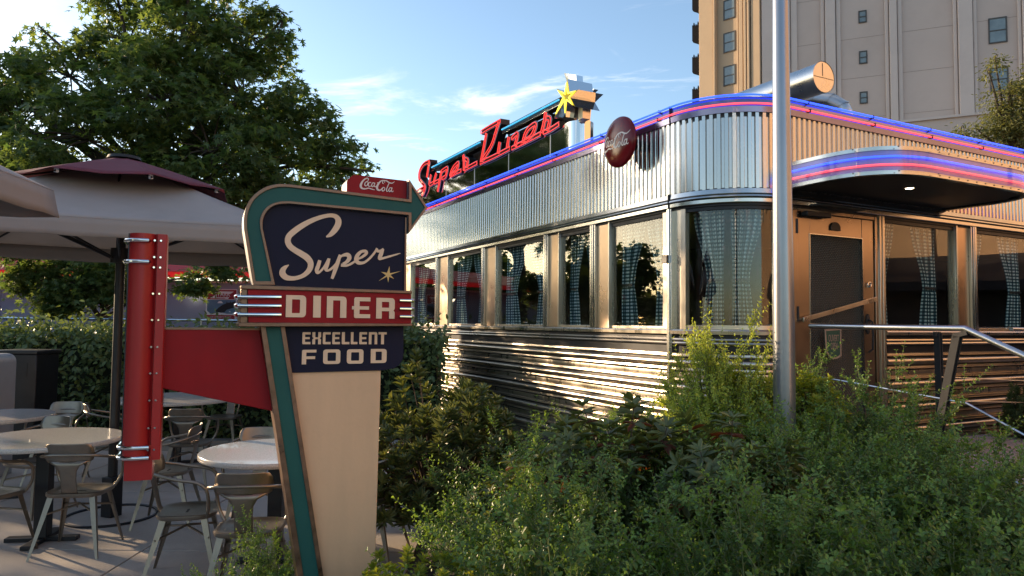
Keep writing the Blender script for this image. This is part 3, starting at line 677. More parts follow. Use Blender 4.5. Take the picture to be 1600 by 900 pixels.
LOGO = [[(505,200,12),(514,165,16),(485,150,18),(430,185,26),(392,240,36),(380,290,38),(400,325,32),(450,337,22),(520,325,18),(572,342,18),(630,356,6)],
 [(505,205,14),(465,222,16),(450,262,18),(470,286,16),(500,262,16),(508,215,12)], [(562,228,14),(532,224,15),(513,262,18),(527,294,16),(562,286,10)],
 [(622,238,14),(590,234,15),(570,276,18),(588,300,16),(615,275,14)], [(630,232,14),(616,285,16),(640,300,14),(655,280,8)], [(672,232,14),(690,228,14)],
 [(783,248,10),(764,230,13),(772,200,14),(800,195,12),(800,230,8)], [(775,190,16),(735,200,22),(690,250,32),(665,310,38),(680,352,32),(720,362,22),(755,330,12)],
 [(775,190,16),(830,195,18),(885,228,20),(930,238,16),(978,208,5)], [(795,312,14),(765,320,16),(752,356,18),(775,376,16),(800,350,16),(802,318,12)],
 [(885,225,14),(850,300,16),(832,362,18),(850,382,14),(875,362,8)], [(925,322,14),(893,320,15),(872,362,18),(890,386,16),(915,362,14)], [(932,316,14),(918,372,16),(940,388,14),(952,372,8)]]

# ------------------------------------------------------------------ pole sign
SB = R(23.68); SP = Pl((-.9, 3.3), SB)
sg = empty('diner_pole_sign', (-.9, 3.3, 0), SB, label='tall retro roadside sign with teal arrow, navy panels and cream lettering', cat='sign')
def z4(x, y): return (350+x/3.912, 250+y/3.912)
def z5(x, y): return (350+x/3.912, 430+y/3.912)
def S(l, off=0): return [SP.at(x, y, off) for x, y in l]
# arrow body (bronze), teal face, rims
arc_o = [(186,755),(122,420),(121,350),(135,290),(165,235),(210,192),(265,162),(330,148),(400,150)]
arc_o = [tuple(p) for p in catmull(arc_o[1:], 4)]
outer = [z4(178, 765)]+[z4(*p) for p in arc_o]+[z4(1129, 241), z4(1129, 118), z4(1243, 292), z4(1126, 450), z4(1126, 338)]
arc_i = [(400,268),(335,272),(288,290),(255,325),(237,370),(236,420)]
arc_i = [tuple(p) for p in catmull(arc_i, 4)]
outer += [z4(*p) for p in arc_i]+[z4(312, 765)]
teal_o = [tuple(p) for p in catmull([(140,415),(142,345),(158,290),(185,245),(225,208),(280,180),(340,167),(400,168)], 4)]
teal_i = [tuple(p) for p in catmull([(400,252),(335,256),(280,275),(240,312),(219,365),(220,420)], 4)]
inner = [z4(192, 742)]+[z4(*p) for p in teal_o]+[z4(1146, 262), z4(1146, 165), z4(1226, 292), z4(1144, 403), z4(1144, 322)]+[z4(*p) for p in teal_i]+[z4(288, 740)]
mb = MB(); mb.prism(S(outer), .006, .15); ar = ob('arrow_body', mb, SILVERP, sg, ang=20)
# rim: strip between outer and teal outline; both lists resampled evenly along matching corners
def resamp(P, marks, cnt):
    out = []
    for (a, b), n in zip(zip(marks[:-1], marks[1:]), cnt):
        seg = [np.array(p) for p in P[a:b+1]]; d = [0]
        for p, q in zip(seg[:-1], seg[1:]): d.append(d[-1]+np.linalg.norm(q-p))
        for i in range(n):
            t = d[-1]*i/n; k = max(j for j in range(len(d)) if d[j] <= t+1e-9); k = min(k, len(seg)-2)
            f = (t-d[k])/(d[k+1]-d[k]+1e-9); out.append(tuple(seg[k]*(1-f)+seg[k+1]*f))
    return out
no, ni = len(arc_o), len(teal_o)
mo = [0, 1, no, no+1, no+2, no+3, no+4, no+5, no+6, no+5+len(arc_i), len(outer)-1]
mi_ = [0, 1, ni, ni+1, ni+2, ni+3, ni+4, ni+5, ni+6, ni+5+len(teal_i), len(inner)-1]
cnt = [2, 28, 4, 1, 1, 1, 1, 4, 20, 2]
ro = resamp(outer, mo, cnt)+[outer[-1]]; ri = resamp(inner, mi_, cnt)+[inner[-1]]
mb = MB(); mb.ring(S(ro), S(ri), -.008, .008); ob('arrow_rim', mb, BRONZE, sg, ang=30, bev=.0015)
mb = MB(); mb.prism(S(inner), .0, .009); ob('arrow_face', mb, TEAL, sg)
# upper navy panel, right edge trim
navy = [z4(309, 766)]+[z4(*p) for p in reversed([tuple(q) for q in catmull([(385,266),(330,270),(285,290),(252,325),(238,370),(238,420)], 4)])]+[z4(1128, 344), z4(1111, 797)]
mb = MB(); mb.prism(S(navy), .022, .13); np_ = ob('upper_panel', mb, NAVY, sg)
mb = MB(); mb.prism(S([z4(1112, 350), z4(1120, 350), z4(1119, 800), z4(1106, 800)]), .012, .135); ob('panel_edge', mb, BRONZE, sg)
Z6 = lambda x, y: SP.at(420+x/6.923, 320+y/6.923, -.018)
SUP = [[(622,346,16),(668,322,46),(715,272,62),(748,215,66),(752,165,62),(726,128,50),(680,114,42),(620,120,42),(540,141,46),(450,177,52),(360,226,60),(280,282,64),(222,335,64),(205,390,64),(228,446,62),(282,490,62),(350,530,66),(412,572,68),(449,622,64),(450,672,60),(424,722,54),(370,766,46),(300,791,44),(240,795,48),(185,784,60),(150,748,68),(152,708,60),(178,676,40),(216,650,8)],
 [(553,600,34),(536,655,42),(519,708,42),(530,736,28),(566,712,24),(606,660,22),(638,596,20)], [(652,580,30),(634,640,40),(618,690,40),(634,712,24),(682,688,26),(728,636,20)],
 [(774,540,32),(747,620,42),(716,710,42),(684,800,30)], [(748,590,16),(795,550,26),(850,540,44),(872,572,46),(845,616,36),(800,640,26)], [(782,652,34),(845,656,26),(908,628,24),(952,592,20)],
 [(950,592,18),(1008,566,26),(1054,528,32),(1048,502,32),(1000,507,32),(958,550,42),(947,598,46),(974,628,38),(1030,624,28),(1090,580,24),(1148,512,24),(1172,470,22)],
 [(1163,474,26),(1180,500,30),(1212,496,26),(1240,474,20)], [(1238,476,22),(1216,530,42),(1198,578,36),(1225,580,26),(1300,560,22),(1380,537,16),(1424,524,6)]]
for i, st in enumerate(SUP):
    mb = MB(); ribbon(mb, [st], Z6, .0185-.0008*(i % 3), .022, 8, dy=.00002); ob(('capital_letter' if i == 0 else 'script_stroke'), mb, LETC, sg)
tips = [(1305,665),(1432,715),(1355,800),(1293,838),(1190,824),(1215,725)]; st = []
for i, p in enumerate(tips):
    st.append(p); q = tips[(i+1) % 6]; mid = np.array(p)/2+np.array(q)/2-np.array((1292, 757)); mid = mid/np.linalg.norm(mid)*24; st.append((1292+mid[0], 757+mid[1]))
mb = MB(); mb.prism([Z6(*p) for p in st], .018, .022); ob('small_star', mb, GOLDL, sg)
# cola box on top
cb_ = [z4(757, 190), z4(757, 128), z4(763, 112), z4(800, 83), z4(1126, 122), z4(1124, 236)]
mb = MB(); mb.m = 0; mb.prism(S(cb_), .030, .16); bx = ob('top_box', mb, PANEW, sg, label='red topped drink logo box')
mb = MB(); mb.prism(S(cb_), .026, .0305); ob('box_face', mb, SRED, bx)
LG = lambda x, y: SP.at(530+x/11.25, 265+y/11.25, -.022)
for i, st in enumerate(LOGO):
    mb = MB(); ribbon(mb, [st], LG, .0235-.0006*(i % 2), .026, 5, dy=.00001); ob('logo_stroke', mb, WHITEL, bx)
# red band
bo = .045
mb = MB(); mb.prism(S([z5(146, 80), z5(1144, 106), z5(1144, 308), z5(150, 292)], bo-.004), -bo+.004, .19); bd = ob('diner_band', mb, SRED, sg)
mb = MB(); mb.prism(S([z5(103, 62), z5(150, 58), z5(1148, 96), z5(1148, 114), z5(150, 86), z5(103, 84)], bo), -bo-.006, .195); ob('band_trim', mb, BRONZE, sg, bev=.003)
mb = MB(); mb.prism(S([z5(86, 292), z5(150, 288), z5(1150, 296), z5(1150, 312), z5(150, 316), z5(86, 314)], bo), -bo-.006, .195); ob('band_trim', mb, BRONZE, sg, bev=.003)
mb = MB(); mb.prism(S([z5(104, 80), z5(147, 80), z5(149, 296), z5(96, 298)], bo), -bo+.012, .19); ob('stepped_end', mb, BRONZE, sg, bev=.004)
for y0, y1 in ((132, 132), (186, 186), (240, 240)):
    a = SP.at(*z5(92, y0), bo+.01); b = SP.at(*z5(350, y1+1), bo+.01)
    mb = MB(); yy = -bo-.010
    mb.tube([(a[0]-.006, yy+.1, a[1]), (a[0]-.010, yy+.012, a[1]), (a[0]-.002, yy+.002, a[1]), (a[0]+.012, yy, a[1]), (b[0], yy, b[1])], [.011, .011, .011, .0085, .0085], 10); ob('chrome_bar', mb, CHROME, bd)
for y0 in (154, 204, 252):
    a = SP.at(*z5(1074, y0), bo+.01); b = SP.at(*z5(1154, y0+2), bo+.01)
    mb = MB(); yy = -bo-.010
    mb.tube([(a[0], yy, a[1]), (b[0]-.008, yy, b[1]), (b[0]+.002, yy+.01, b[1]), (b[0]+.004, yy+.1, b[1])], [.0075, .0085, .010, .010], 10); ob('chrome_bar', mb, CHROME, bd)
def bxs(l, off, zf=z5):
    out = []
    for x0, y0, x1, y1 in l:
        a = SP.at(*zf(x0, y0), off); b = SP.at(*zf(x1, y1), off); out.append((a[0], b[1], b[0], a[1]))
    return out
word('letter', 'DINER', bxs([(380,121,500,258), (547,125,590,259), (630,128,747,261), (797,134,893,263), (932,138,1042,266)], bo), LETC, bd, -bo-.001, .006)
# lower navy panel and the cream foot
low = [z5(372, 300), z5(1104, 300), z5(1103, 488)]+[z5(*p) for p in ((1095, 525), (1075, 552), (1045, 570), (1005, 578))]+[z5(966, 584), z5(411, 599)]
mb = MB(); mb.prism(S(low), .020, .14); lp = ob('lower_panel', mb, NAVY, sg)
ex = [(480,528),(541,592),(605,651),(663,708),(721,766),(776,815),(828,873),(886,936),(945,993)]
word('letter', 'eXCeLLeNT', bxs([(a, 348, b, 422) for a, b in ex], -.018), LETC, lp, .0165, .004)
word('letter', 'FOOD', bxs([(477,456,563,544), (607,454,710,542), (752,453,851,540), (898,451,993,536)], -.018), LETC, lp, .0165, .004)
def down(p, q, z_): # extend a sign edge p->q (pixels) on the plane down to height z_
    a = np.array(SP.at(*p)); b = np.array(SP.at(*q)); t = (z_-a[1])/(b[1]-a[1]); return tuple(a+(b-a)*t)
zb = -.06
mb = MB(); mb.prism([SP.at(456, 581), SP.at(597.5, 577), down((597.5, 577), (588, 900), zb), down((456, 581), (503, 900), zb)], .03, .15); ob('cream_foot', mb, CREAM, sg, bev=.003)
tl = ((409, 512), (467, 1010)); 
a0, a1 = (407, 510), (465, 900); b0, b1 = (445, 510), (505, 900)
mb = MB(); mb.prism([SP.at(*a0), SP.at(*b0), down(b0, b1, zb), down(a0, a1, zb)], .006, .16); ob('arrow_leg', mb, BRONZE, sg)
c0_, c1_ = (415, 510), (474, 900); d0_, d1_ = (438, 510), (498, 900)
mb = MB(); mb.prism([SP.at(*c0_), SP.at(*d0_), down(d0_, d1_, zb), down(c0_, c1_, zb)], .0, .01); ob('leg_face', mb, TEAL, sg)
for p, q, r_, s_ in ((a0, a1, c0_, c1_), (d0_, d1_, b0, b1)):
    mb = MB(); mb.prism([SP.at(*p), SP.at(*r_), down(r_, s_, zb), down(p, q, zb)], -.008, .006); ob('leg_rim', mb, BRONZE, sg, bev=.0015)
# red arm and the hanging red post
mb = MB(); mb.prism(S([(250, 513), (407, 514.5), (429, 645), (250, 608)]), .055, .10); arm = ob('red_arm', mb, SRED, sg, bev=.003)
mb = MB(); mb.prism(S([(250, 511.5), (408, 513), (408, 516), (250, 515)]), .05, .105); ob('arm_edge', mb, BRONZE, arm)
def P2(l, off=0): return [SP.at(x, y, off) for x, y in l]
mb = MB(); a = SP.at(199, 365); b = SP.at(258, 365); c = SP.at(193, 740); d = SP.at(254, 716)
xl, xr = (a[0]+c[0])/2, (b[0]+d[0])/2
zt, zbm = (a[1]+b[1])/2, SP.at(225, 719)[1]; sx_ = SP.at(240, 560)[0]
prof = [(xl, .10)]+[((xl+sx_)/2-.006-(sx_-xl)/2*math.cos(R(t))+.006*t/180, .045-.066*math.sin(R(t))) for t in range(4, 150, 12)]+[(sx_-.001, -.008), (sx_-.001, .0), (sx_+.001, .0), (sx_+.001, -.008), (xr-.004, -.006), (xr, .0), (xr, .14), (xl, .14)]
mb.slab(prof, zbm, zt); post = ob('red_post', mb, PRED, sg, ang=30)
mb = MB(); mb.slab([(x*1.0, y+.004) if x > xl+.01 else (x+.006, y) for x, y in prof[:]], zbm-.07, zbm+.001)
mb2 = MB(); mb2.slab([(xl+.008, .13), (xl+.008, .02), (xl+.05, .004), (xr-.03, .006), (xr-.028, .13)], zbm-.085, zbm); ob('post_foot', mb2, PRED, post)
for yy in (376, 409, 698, 714):
    zz = SP.at(215, yy)[1]
    mb = MB(); x1 = SP.at(232, yy)[0]
    mb.tube([(xl-.016, .12, zz), (xl-.018, .045, zz), (xl-.012, .005, zz), (xl+.014, -.024, zz), (xl+.045, -.034, zz), (x1, -.036, zz), (x1+.003, -.012, zz)], .0085, 10); ob('chrome_handle', mb, CHROME, post)
for yy in (376, 402, 418, 459, 500, 542, 583, 625, 668, 702):
    for dx in (-.010, .014):
        zz = SP.at(240, yy)[1]; mb = MB(); mb.add([], []); x_ = sx_+dx
        mb.prism([(x_+.0042*math.cos(R(t)), zz+.0042*math.sin(R(t))) for t in range(0, 360, 45)], -.014, -.004); ob('screw', mb, CHROME, post)
mb = MB(); mb.box((xl-.006, .02, zbm), (xl+.0, .12, zt)); ob('post_side_strip', mb, DARKM, post)

# ------------------------------------------------------------------ roof-top neon sign
RB = A+math.pi/2     # local x runs along +v, viewer side is -y  => use left wall plane
# plane parallel to the left wall: local x = -v direction so that x runs to the right in the picture
LP_ = Pl(dl(.10, 3.0), A-math.pi/2)
rs = empty('rooftop_neon_sign', (LP_.O[0], LP_.O[1], 0), A-math.pi/2, label='rooftop neon sign in red script on a mirrored housing with a cyan bar', cat='sign')
zA = lambda x, y: (640+x/10, 230+y/10)
zB = lambda x, y: (740+x/8.18, 150+y/8.18)
RT = Z0+1.78
x_near = LP_.at(881, 232)[0]; x_far = -7.0
ztop = LP_.at(878, 197)[1]
mb = MB(); mb.box((x_far, 0.0, RT), (x_near, .30, ztop))
hs = ob('sign_housing', mb, MIRROR, rs)
mb = MB()
n = 16; pts_ = [(x_near+.002, 0.0)]+[(x_near+.10+.15*math.sin(R(t)), .15-.15*math.cos(R(t))) for t in range(0, 181, 12)]+[(x_near+.002, .30)]
mb.slab(pts_, RT, ztop+.012); ob('rounded_end', mb, MIRROR, rs, ang=40)
for zz, r_ in ((Z0+1.905+.0, .008), (Z0+1.872, .008)):
    mb = MB(); P = [(x_far, -.028, zz), (x_near, -.028, zz)]+[(x_near+.10+.18*math.sin(R(t)), .15-.18*math.cos(R(t)), zz) for t in range(12, 181, 12)]
    mb.tube(P, r_); ob('neon_tube', mb, N_BLUE, rs, label='blue neon tube round the housing')
for k, xx in enumerate(np.arange(x_far+.8, x_near, 1.05)):
    mb = MB(); mb.box((xx, -.004, RT), (xx+.012, .0, ztop)); ob('seam_strip', mb, STEEL2, hs)
def neon(strokes, zf, nm, wd=.070, dp=.11):
    mbB = MB(); mbT = MB(); mbW = MB()
    for st in strokes:
        P = [np.array(LP_.at(*zf(x, y), .02)) for x, y in st]
        P = catmull(P, 5) if len(P) > 2 else P
        k = len(P); V = []; T1 = []; T2 = []
        for i in range(k):
            t = P[min(i+1, k-1)]-P[max(i-1, 0)]; t = t/(np.linalg.norm(t)+1e-9); nn = np.array([-t[1], t[0]])*wd/2
            a, b = P[i]+nn, P[i]-nn; V += [(a[0], -.02, a[1]), (b[0], -.02, b[1]), (a[0], dp, a[1]), (b[0], dp, b[1])]
            T1.append((*(P[i]+nn*.62), )); T2.append((*(P[i]-nn*.62), ))
        Fc = []
        for i in range(k-1):
            q = 4*i; Fc += [(q, q+1, q+5, q+4), (q+2, q+6, q+7, q+3), (q, q+4, q+6, q+2), (q+1, q+3, q+7, q+5)]
        Fc += [(0, 2, 3, 1), (4*k-4, 4*k-3, 4*k-1, 4*k-2)]
        mbB.add(V, Fc)
        loop = [(p[0], -.034, p[1]) for p in T1]+[(p[0], -.034, p[1]) for p in reversed(T2)]
        mbT.tube(loop, .0062, 6, closed=True)
        E1 = [(P[i][0], -.022, P[i][1]) for i in range(k)]
        for s_ in (1, -1):
            e = []
            for i in range(k):
                t = P[min(i+1, k-1)]-P[max(i-1, 0)]; t = t/(np.linalg.norm(t)+1e-9); nn = np.array([-t[1], t[0]])*wd/2*s_; e.append((P[i][0]+nn[0], -.024, P[i][1]+nn[1]))
            mbW.tube(e, .0035, 5)
    o = ob(nm, mbB, DARKM, rs, ang=30); ob('neon_tube', mbT, N_RED, o); ob('letter_edge', mbW, WHITES, o)
neon([[(282,470),(300,350),(318,225)], [(318,222),(235,265),(180,345),(158,430),(165,510),(215,570),(250,620),(240,680),(205,750)], [(120,695),(250,625)]], zA, 'letter')
neon([[(345,435),(325,530),(330,585),(395,545)], [(428,410),(402,500),(400,555),(470,520)]], zA, 'letter')
neon([[(508,375),(480,540),(450,690)], [(505,385),(560,345),(598,330),(590,400),(570,460),(520,490)]], zA, 'letter')
neon([[(650,430),(690,410),(745,360),(772,250),(710,300),(665,380),(648,450)], [(648,455),(740,400),(815,365)]], zA, 'letter')
neon([[(853,125),(862,240),(860,360)], [(858,185),(918,210),(905,320)], [(870,350),(960,300),(1065,245)]], zA, 'letter')
neon([[(105,465),(220,395),(350,322)], [(172,480),(140,660),(105,840)], [(333,340),(290,480),(235,640),(120,820)]], zB, 'letter')
neon([[(345,590),(322,740)], [(95,855),(290,765),(470,670)]], zB, 'letter')
neon([[(462,525),(440,660)], [(500,545),(570,485),(540,640)], [(500,670),(620,610)]], zB, 'letter')
neon([[(660,580),(740,520),(785,440),(800,360),(720,410),(670,490),(640,600)], [(560,640),(720,560),(865,485)]], zB, 'letter')
neon([[(932,215),(915,330),(880,470)], [(935,285),(985,300),(955,445)], [(905,470),(1000,425),(1100,360)]], zB, 'letter')
# cyan bar above the letters
for (p, q, zf) in (((350, 320), (1030, 0), zA), ((0, 655), (100, 600), zB), ((365, 450), (1110, 60), zB)):
    a = LP_.at(*zf(*p)); b = LP_.at(*zf(*q))
    za = max(a[1], b[1]); za = (a[1]+b[1])/2
    mb = MB(); mb.box((a[0], .0, za-.035), (b[0], .12, za+.045)); o = ob('sign_bar', mb, DARKM, rs, bev=.003)
    mb = MB(); mb.tube([(a[0]+.02, -.016, za+.012), (b[0]-.01, -.016, za+.012)], .010); ob('neon_tube', mb, N_CYAN, o)
    mb = MB(); mb.box((a[0], -.004, za-.045), (b[0], .0, za-.035)); ob('bar_edge', mb, STEEL, o)
a = LP_.at(*zA(350, 320)); b = LP_.at(*zB(1110, 60))
mb = MB(); zc_ = (a[1]+b[1])/2
mb.box((a[0], .14, ztop), (x_near, .17, zc_-.03)); ob('back_plate', mb, BRONZE, rs)
for xx in np.linspace(a[0]+.3, b[0]-.1, 6):
    mb = MB(); mb.box((xx, .125, ztop), (xx+.03, .14, zc_)); mb.box((xx, .17, ztop), (xx+.03, .30, ztop+.05)); ob('bracket', mb, POSTM, rs)
# star
GOLDP = mat('gold_star_paint', (.62, .47, .06), .35, .3)
zC = lambda x, y: (850+x/6, 100+y/6)
tp = [(222, 140), (325, 240), (292, 400), (204, 495), (95, 508), (118, 232)]; ce = np.array((217, 312.)); so_ = []
star_px = [(222,140),(238,262),(325,240),(248,318),(292,400),(218,345),(204,495),(195,345),(95,508),(180,320),(118,232),(200,272)]
spt = [LP_.at(*zC(*p), .10) for p in star_px]; cc = np.mean([spt[i] for i in range(1, 12, 2)], axis=0)
mb = MB(); k = 12
V = [(p[0], -.10, p[1]) for p in spt]+[(p[0]+.0, .22, p[1]) for p in spt]+[(cc[0], -.085, cc[1])]
mb.add(V, [(i, (i+1) % k, 24) for i in range(k)]+[(i, i+k, (i+1) % k+k, (i+1) % k) for i in range(k)]+[tuple(range(23, 11, -1))])
mb.mi = [1]*12+[0]*(len(mb.F)-12); so = ob('star', mb, [MIRROR, GOLDP], rs, flat=True)
mb = MB(); mb.tube([(cc[0]+(p[0]-cc[0])*.80, -.112, cc[1]+(p[1]-cc[1])*.80) for p in spt], .0065, 6, closed=True); ob('neon_tube', mb, N_YEL, so)
mb = MB(); mb.tube([(cc[0]+(p[0]-cc[0])*.62, -.108, cc[1]+(p[1]-cc[1])*.62) for p in spt], .005, 6, closed=True); ob('neon_tube', mb, N_YEL, so)
mb = MB(); mb.box((cc[0]+.03, .03, ztop), (cc[0]+.12, .13, cc[1]-.10)); ob('star_post', mb, STEEL2, rs)
# fins of the second star behind
mb = MB()
f1 = [LP_.at(*zC(*p), -.20) for p in ((222,92),(335,110),(342,200),(270,245))]; mb.prism(f1, .15, .24)
f2 = [LP_.at(*zC(*p), -.25) for p in ((330,215),(475,236),(385,325),(405,415),(300,385),(262,300))]; mb.prism(f2, .245, .30)
ob('star_fin', mb, MIRROR, so)

# ------------------------------------------------------------------ button sign on the fluted fascia
cd = LP_.at(968, 222, .28); dr_ = .235
bs = empty('round_button_sign', tuple(LP_.O+LP_.e*cd[0]-LP_.a*.28)[:2]+(cd[1],), A-math.pi/2, label='dark red glossy round drink sign mounted on the fluted fascia', cat='sign')
SREDG = mat('glossy_dark_red', (.15, .006, .010), .16, spec=.35)
mb = MB(); prof = []
for i in range(13):
    t = R(90*i/12); prof.append((dr_*math.sin(t) if i else .0005, -.055*math.cos(t)))
prof += [(dr_, .012), (dr_*.93, .03), (.001, .03)]
n = 56; V = [(r_*math.cos(2*math.pi*j/n), y, r_*math.sin(2*math.pi*j/n)) for r_, y in prof for j in range(n)]
mb.add(V, [(i*n+j, (i+1)*n+j, (i+1)*n+(j+1) % n, i*n+(j+1) % n) for i in range(len(prof)-1) for j in range(n)]); ob('disc', mb, SREDG, bs, ang=40)
mb = MB(); mb.tube([(0, .02, 0), (0, .155, 0)], .05); ob('bracket', mb, POSTM, bs)
for st in LOGO:
    mb = MB(); V = []; P = catmull(st, 4); k = len(P)
    def dm(x, y):
        X = (x-677)/605*.40; Zz = -(y-270)/605*.40+.0 + X*.12; rr = min(.99, math.hypot(X, Zz)/dr_); return X, -.055*math.sqrt(1-rr*rr)-.002, Zz
    for i in range(k):
        p = P[i][:2]; t = (P[min(i+1, k-1)]-P[max(i-1, 0)])[:2]; t = t/(np.linalg.norm(t)+1e-9); nn = np.array([-t[1], t[0]])*P[i][2]*.5
        V += [dm(*(p+nn)), dm(*(p-nn))]
    mb.add(V, [(2*i, 2*i+1, 2*i+3, 2*i+2) for i in range(k-1)]); ob('logo_stroke', mb, WHITEL, bs)

# ------------------------------------------------------------------ pennant on the door
DPp = Pl(dl(0, 0), A)
def zP(x, y): return (1260+x/10, 490+y/10)
pn = empty('door_pennant', (*dl(0, -.05), 0), A, label='small green open sign hanging on the entrance door', cat='door sign')
PG = mat('pennant_green', (.018, .075, .050), .6, noise=(20, .1)); PT = mat('pennant_trim', (.34, .24, .18), .7)
o_ = [(285,245),(545,235),(550,660),(500,700),(400,715),(370,690),(305,600)]
ii = [(308,270),(528,258),(530,640),(490,675),(405,690),(385,668),(325,590)]
mb = MB(); mb.prism([DPp.at(*zP(*p), .06) for p in o_], -.006, .0); ob('pennant_cloth', mb, PG, pn)
mb = MB(); mb.ring([DPp.at(*zP(*p), .06) for p in o_], [DPp.at(*zP(*p), .06) for p in ii], -.010, -.005); ob('braid', mb, PT, pn)
a = DPp.at(*zP(430, 435), .06); b = DPp.at(*zP(430, 345), .06); text_mesh('lettering', 'OUVERT', .082, PT, pn, (a[0], -.008, a[1]), xs=.42)
a = DPp.at(*zP(440, 558), .06); text_mesh('lettering', 'OPEN', .082, PT, pn, (a[0], -.008, a[1]), xs=.42)
mb = MB(); a, b, c = [DPp.at(*zP(*p), .06) for p in ((330, 240), (425, 95), (520, 238))]; mb.tube([(a[0], 0, a[1]), (b[0], .02, b[1]), (c[0], 0, c[1])], .002, 5); ob('cord', mb, PT, pn)

# ------------------------------------------------------------------ ducts on the roof
dk = empty('exhaust_duct', (*dl(2.82, 1.33), 0), A, label='straight silver exhaust duct with a flat round end cap above the roof edge', cat='duct')
GALV = mat('galvanised_duct', (.60, .59, .57), .30, 1, noise=(4, .12), rvar=.08, bump=(7, .12)); 
zc_ = Z0+2.86; r_ = .178
mb = MB(); 
mb.tube([(0, y, zc_) for y in (0.012, 1.3, 2.6)], r_, 36, cap=False); ob('duct_section', mb, GALV, dk)
mb = MB(); mb.tube([(0, y, zc_) for y in (2.604, 4.2, 5.8)], r_, 36, cap=True); ob('duct_section', mb, GALV, dk)
mb = MB(); mb.tube([(0, 2.58, zc_), (0, 2.63, zc_)], r_+.005, 36, cap=False); mb.tube([(0, 0.0, zc_), (0, .03, zc_)], r_+.004, 36, cap=False); ob('joint_band', mb, GALV, dk)
mb = MB(); mb.tube([(0, 0.004, zc_), (0, .012, zc_)], r_-.001, 36); cp_ = ob('end_cap', mb, GALV, dk)
mb = MB(); mb.box((-.165, .0, zc_-.012), (.165, .004, zc_-.008)); mb.box((-.02, .0, zc_+.01), (-.016, .004, zc_+.16)); ob('cap_seam', mb, DARKM, cp_)
mb = MB(); mb.box((-.16, 1.0, RT), (-.12, 1.06, zc_)); mb.box((.12, 1.0, RT), (.16, 1.06, zc_)); ob('duct_support', mb, POSTM, dk)
e2 = empty('elbow_duct', (*dl(3.27, 1.42), 0), A, label='silver duct with a segmented elbow bending down behind the straight duct', cat='duct')
P = [(-.02, 3.2, Z0+2.82), (0, .62, Z0+2.82)]+[(.16*math.sin(R(t)), .62-.50*math.sin(R(t)), Z0+2.82-.30*(1-math.cos(R(t)))) for t in (22, 45, 68, 90)]+[(.17, .10, RT)]
mb = MB(); mb.tube(P, .125, 28, cap=True); ob('duct_bend', mb, GALV, e2, ang=50)
for i in (1, 2, 3, 4, 5):
    d_ = np.array(P[i+1])-np.array(P[i-1]); d_ = d_/np.linalg.norm(d_)*.008
    mb = MB(); mb.tube([tuple(np.array(P[i])-d_), tuple(np.array(P[i])+d_)], .131, 28, cap=False); ob('joint_band', mb, GALV, e2)

# ------------------------------------------------------------------ lamp pole
lpz = [(.066, 0), (.066, 1.0), (.0645, 1.6), (.057, 2.6), (.048, 3.6), (.034, 5.6)]
lpo = empty('grey_lamp_pole', (1.69, 4.4, .0), 0, label='tall tapered grey metal pole rising out of the shrubs in front of the diner', cat='pole')
mb = MB(); mb.lathe(lpz, 32); ob('pole_shaft', mb, POLEM, lpo, ang=60)
mb = MB(); mb.lathe([(.075, .0), (.075, .42), (.064, .45)], 28); ob('pole_base', mb, POLEM, lpo)
mb = MB(); mb.lathe([(.02, 5.6), (.22, 5.66), (.24, 5.8), (.10, 5.92), (.01, 5.94)], 24); ob('lamp_head', mb, POSTM, lpo)

# ------------------------------------------------------------------ handrails
def rot(u, v, z_): return (u, v, z_)
hr = empty('stair_handrail', (DC[0], DC[1], 0), A, label='steel handrail with a cranked top rail in front of the entrance door', cat='handrail')
def wl(P): # world -> diner local
    q = np.array(P[:2])-np.array(DC); return (float(q@DU), float(q@DV), P[2])
u0 = .775
top = [(u0, -.12, 1.60), (u0+.001, -.15, 1.602), (u0, -1.34, 1.592)]
sl = (0, -1, -.47); end = (u0, -1.34-2.2, 1.592-2.2*.47)
mb = MB(); mb.tube([top[0], top[2], end], .021, 14); ob('top_rail', mb, RAILM, hr, ang=40)
mb = MB(); mb.tube([(u0, -.12, 1.20), (u0, -1.34, 1.10), (u0, -3.5, 1.10-2.16*.47)], .008, 8); ob('tension_rod', mb, RAILM, hr)
mb = MB(); mb.tube([(u0, -.12, .88), (u0, -1.34, .78), (u0, -2.6, .78-1.26*.47)], .008, 8); ob('tension_rod', mb, RAILM, hr)
def flatbar(mb, a, b, w_=.05, t=.012):
    a, b = np.array(a, float), np.array(b, float)
    for s in (-1, 1):
        o = np.array([s*.016, 0, 0]); d = (b-a)/np.linalg.norm(b-a); sd_ = np.cross(d, [1, 0, 0])*w_/2
        V = [tuple(p+o+q+np.array([e, 0, 0])) for p in (a, b) for q in (sd_, -sd_) for e in (-t/2, t/2)]
        mb.add(V, [(0, 1, 3, 2), (4, 6, 7, 5), (0, 4, 5, 1), (2, 3, 7, 6), (0, 2, 6, 4), (1, 5, 7, 3)])
mb = MB(); flatbar(mb, (u0, -1.29, 1.54), (u0, -1.07, .5)); flatbar(mb, (u0, -1.27, 1.54), (u0, -1.36, 1.565), .03); ob('post', mb, POSTM, hr)
# far handrail along the ramp
h2 = empty('ramp_handrail', (DC[0], DC[1], 0), A, label='thin steel handrail running along the ribbed wall right of the door', cat='handrail')
mb = MB(); mb.tube([(3.05, -.46, 1.585), (7.3, -.46, 1.585)], .019, 12); ob('top_rail', mb, RAILM, h2)
for zz in (1.13, .93):
    mb = MB(); mb.tube([(1.93, -.48, zz+.05), (7.3, -.46, zz-.25)], .006, 8); ob('tension_rod', mb, RAILM, h2)
for uu in (1.93, 5.2):
    mb = MB(); flatbar(mb, (uu, -.46, 1.55), (uu+.02, -.46, .54), .05); mb.box((uu-.05, -.47, 1.52), (uu+.03, -.45, 1.56)); ob('post', mb, POSTM, h2)

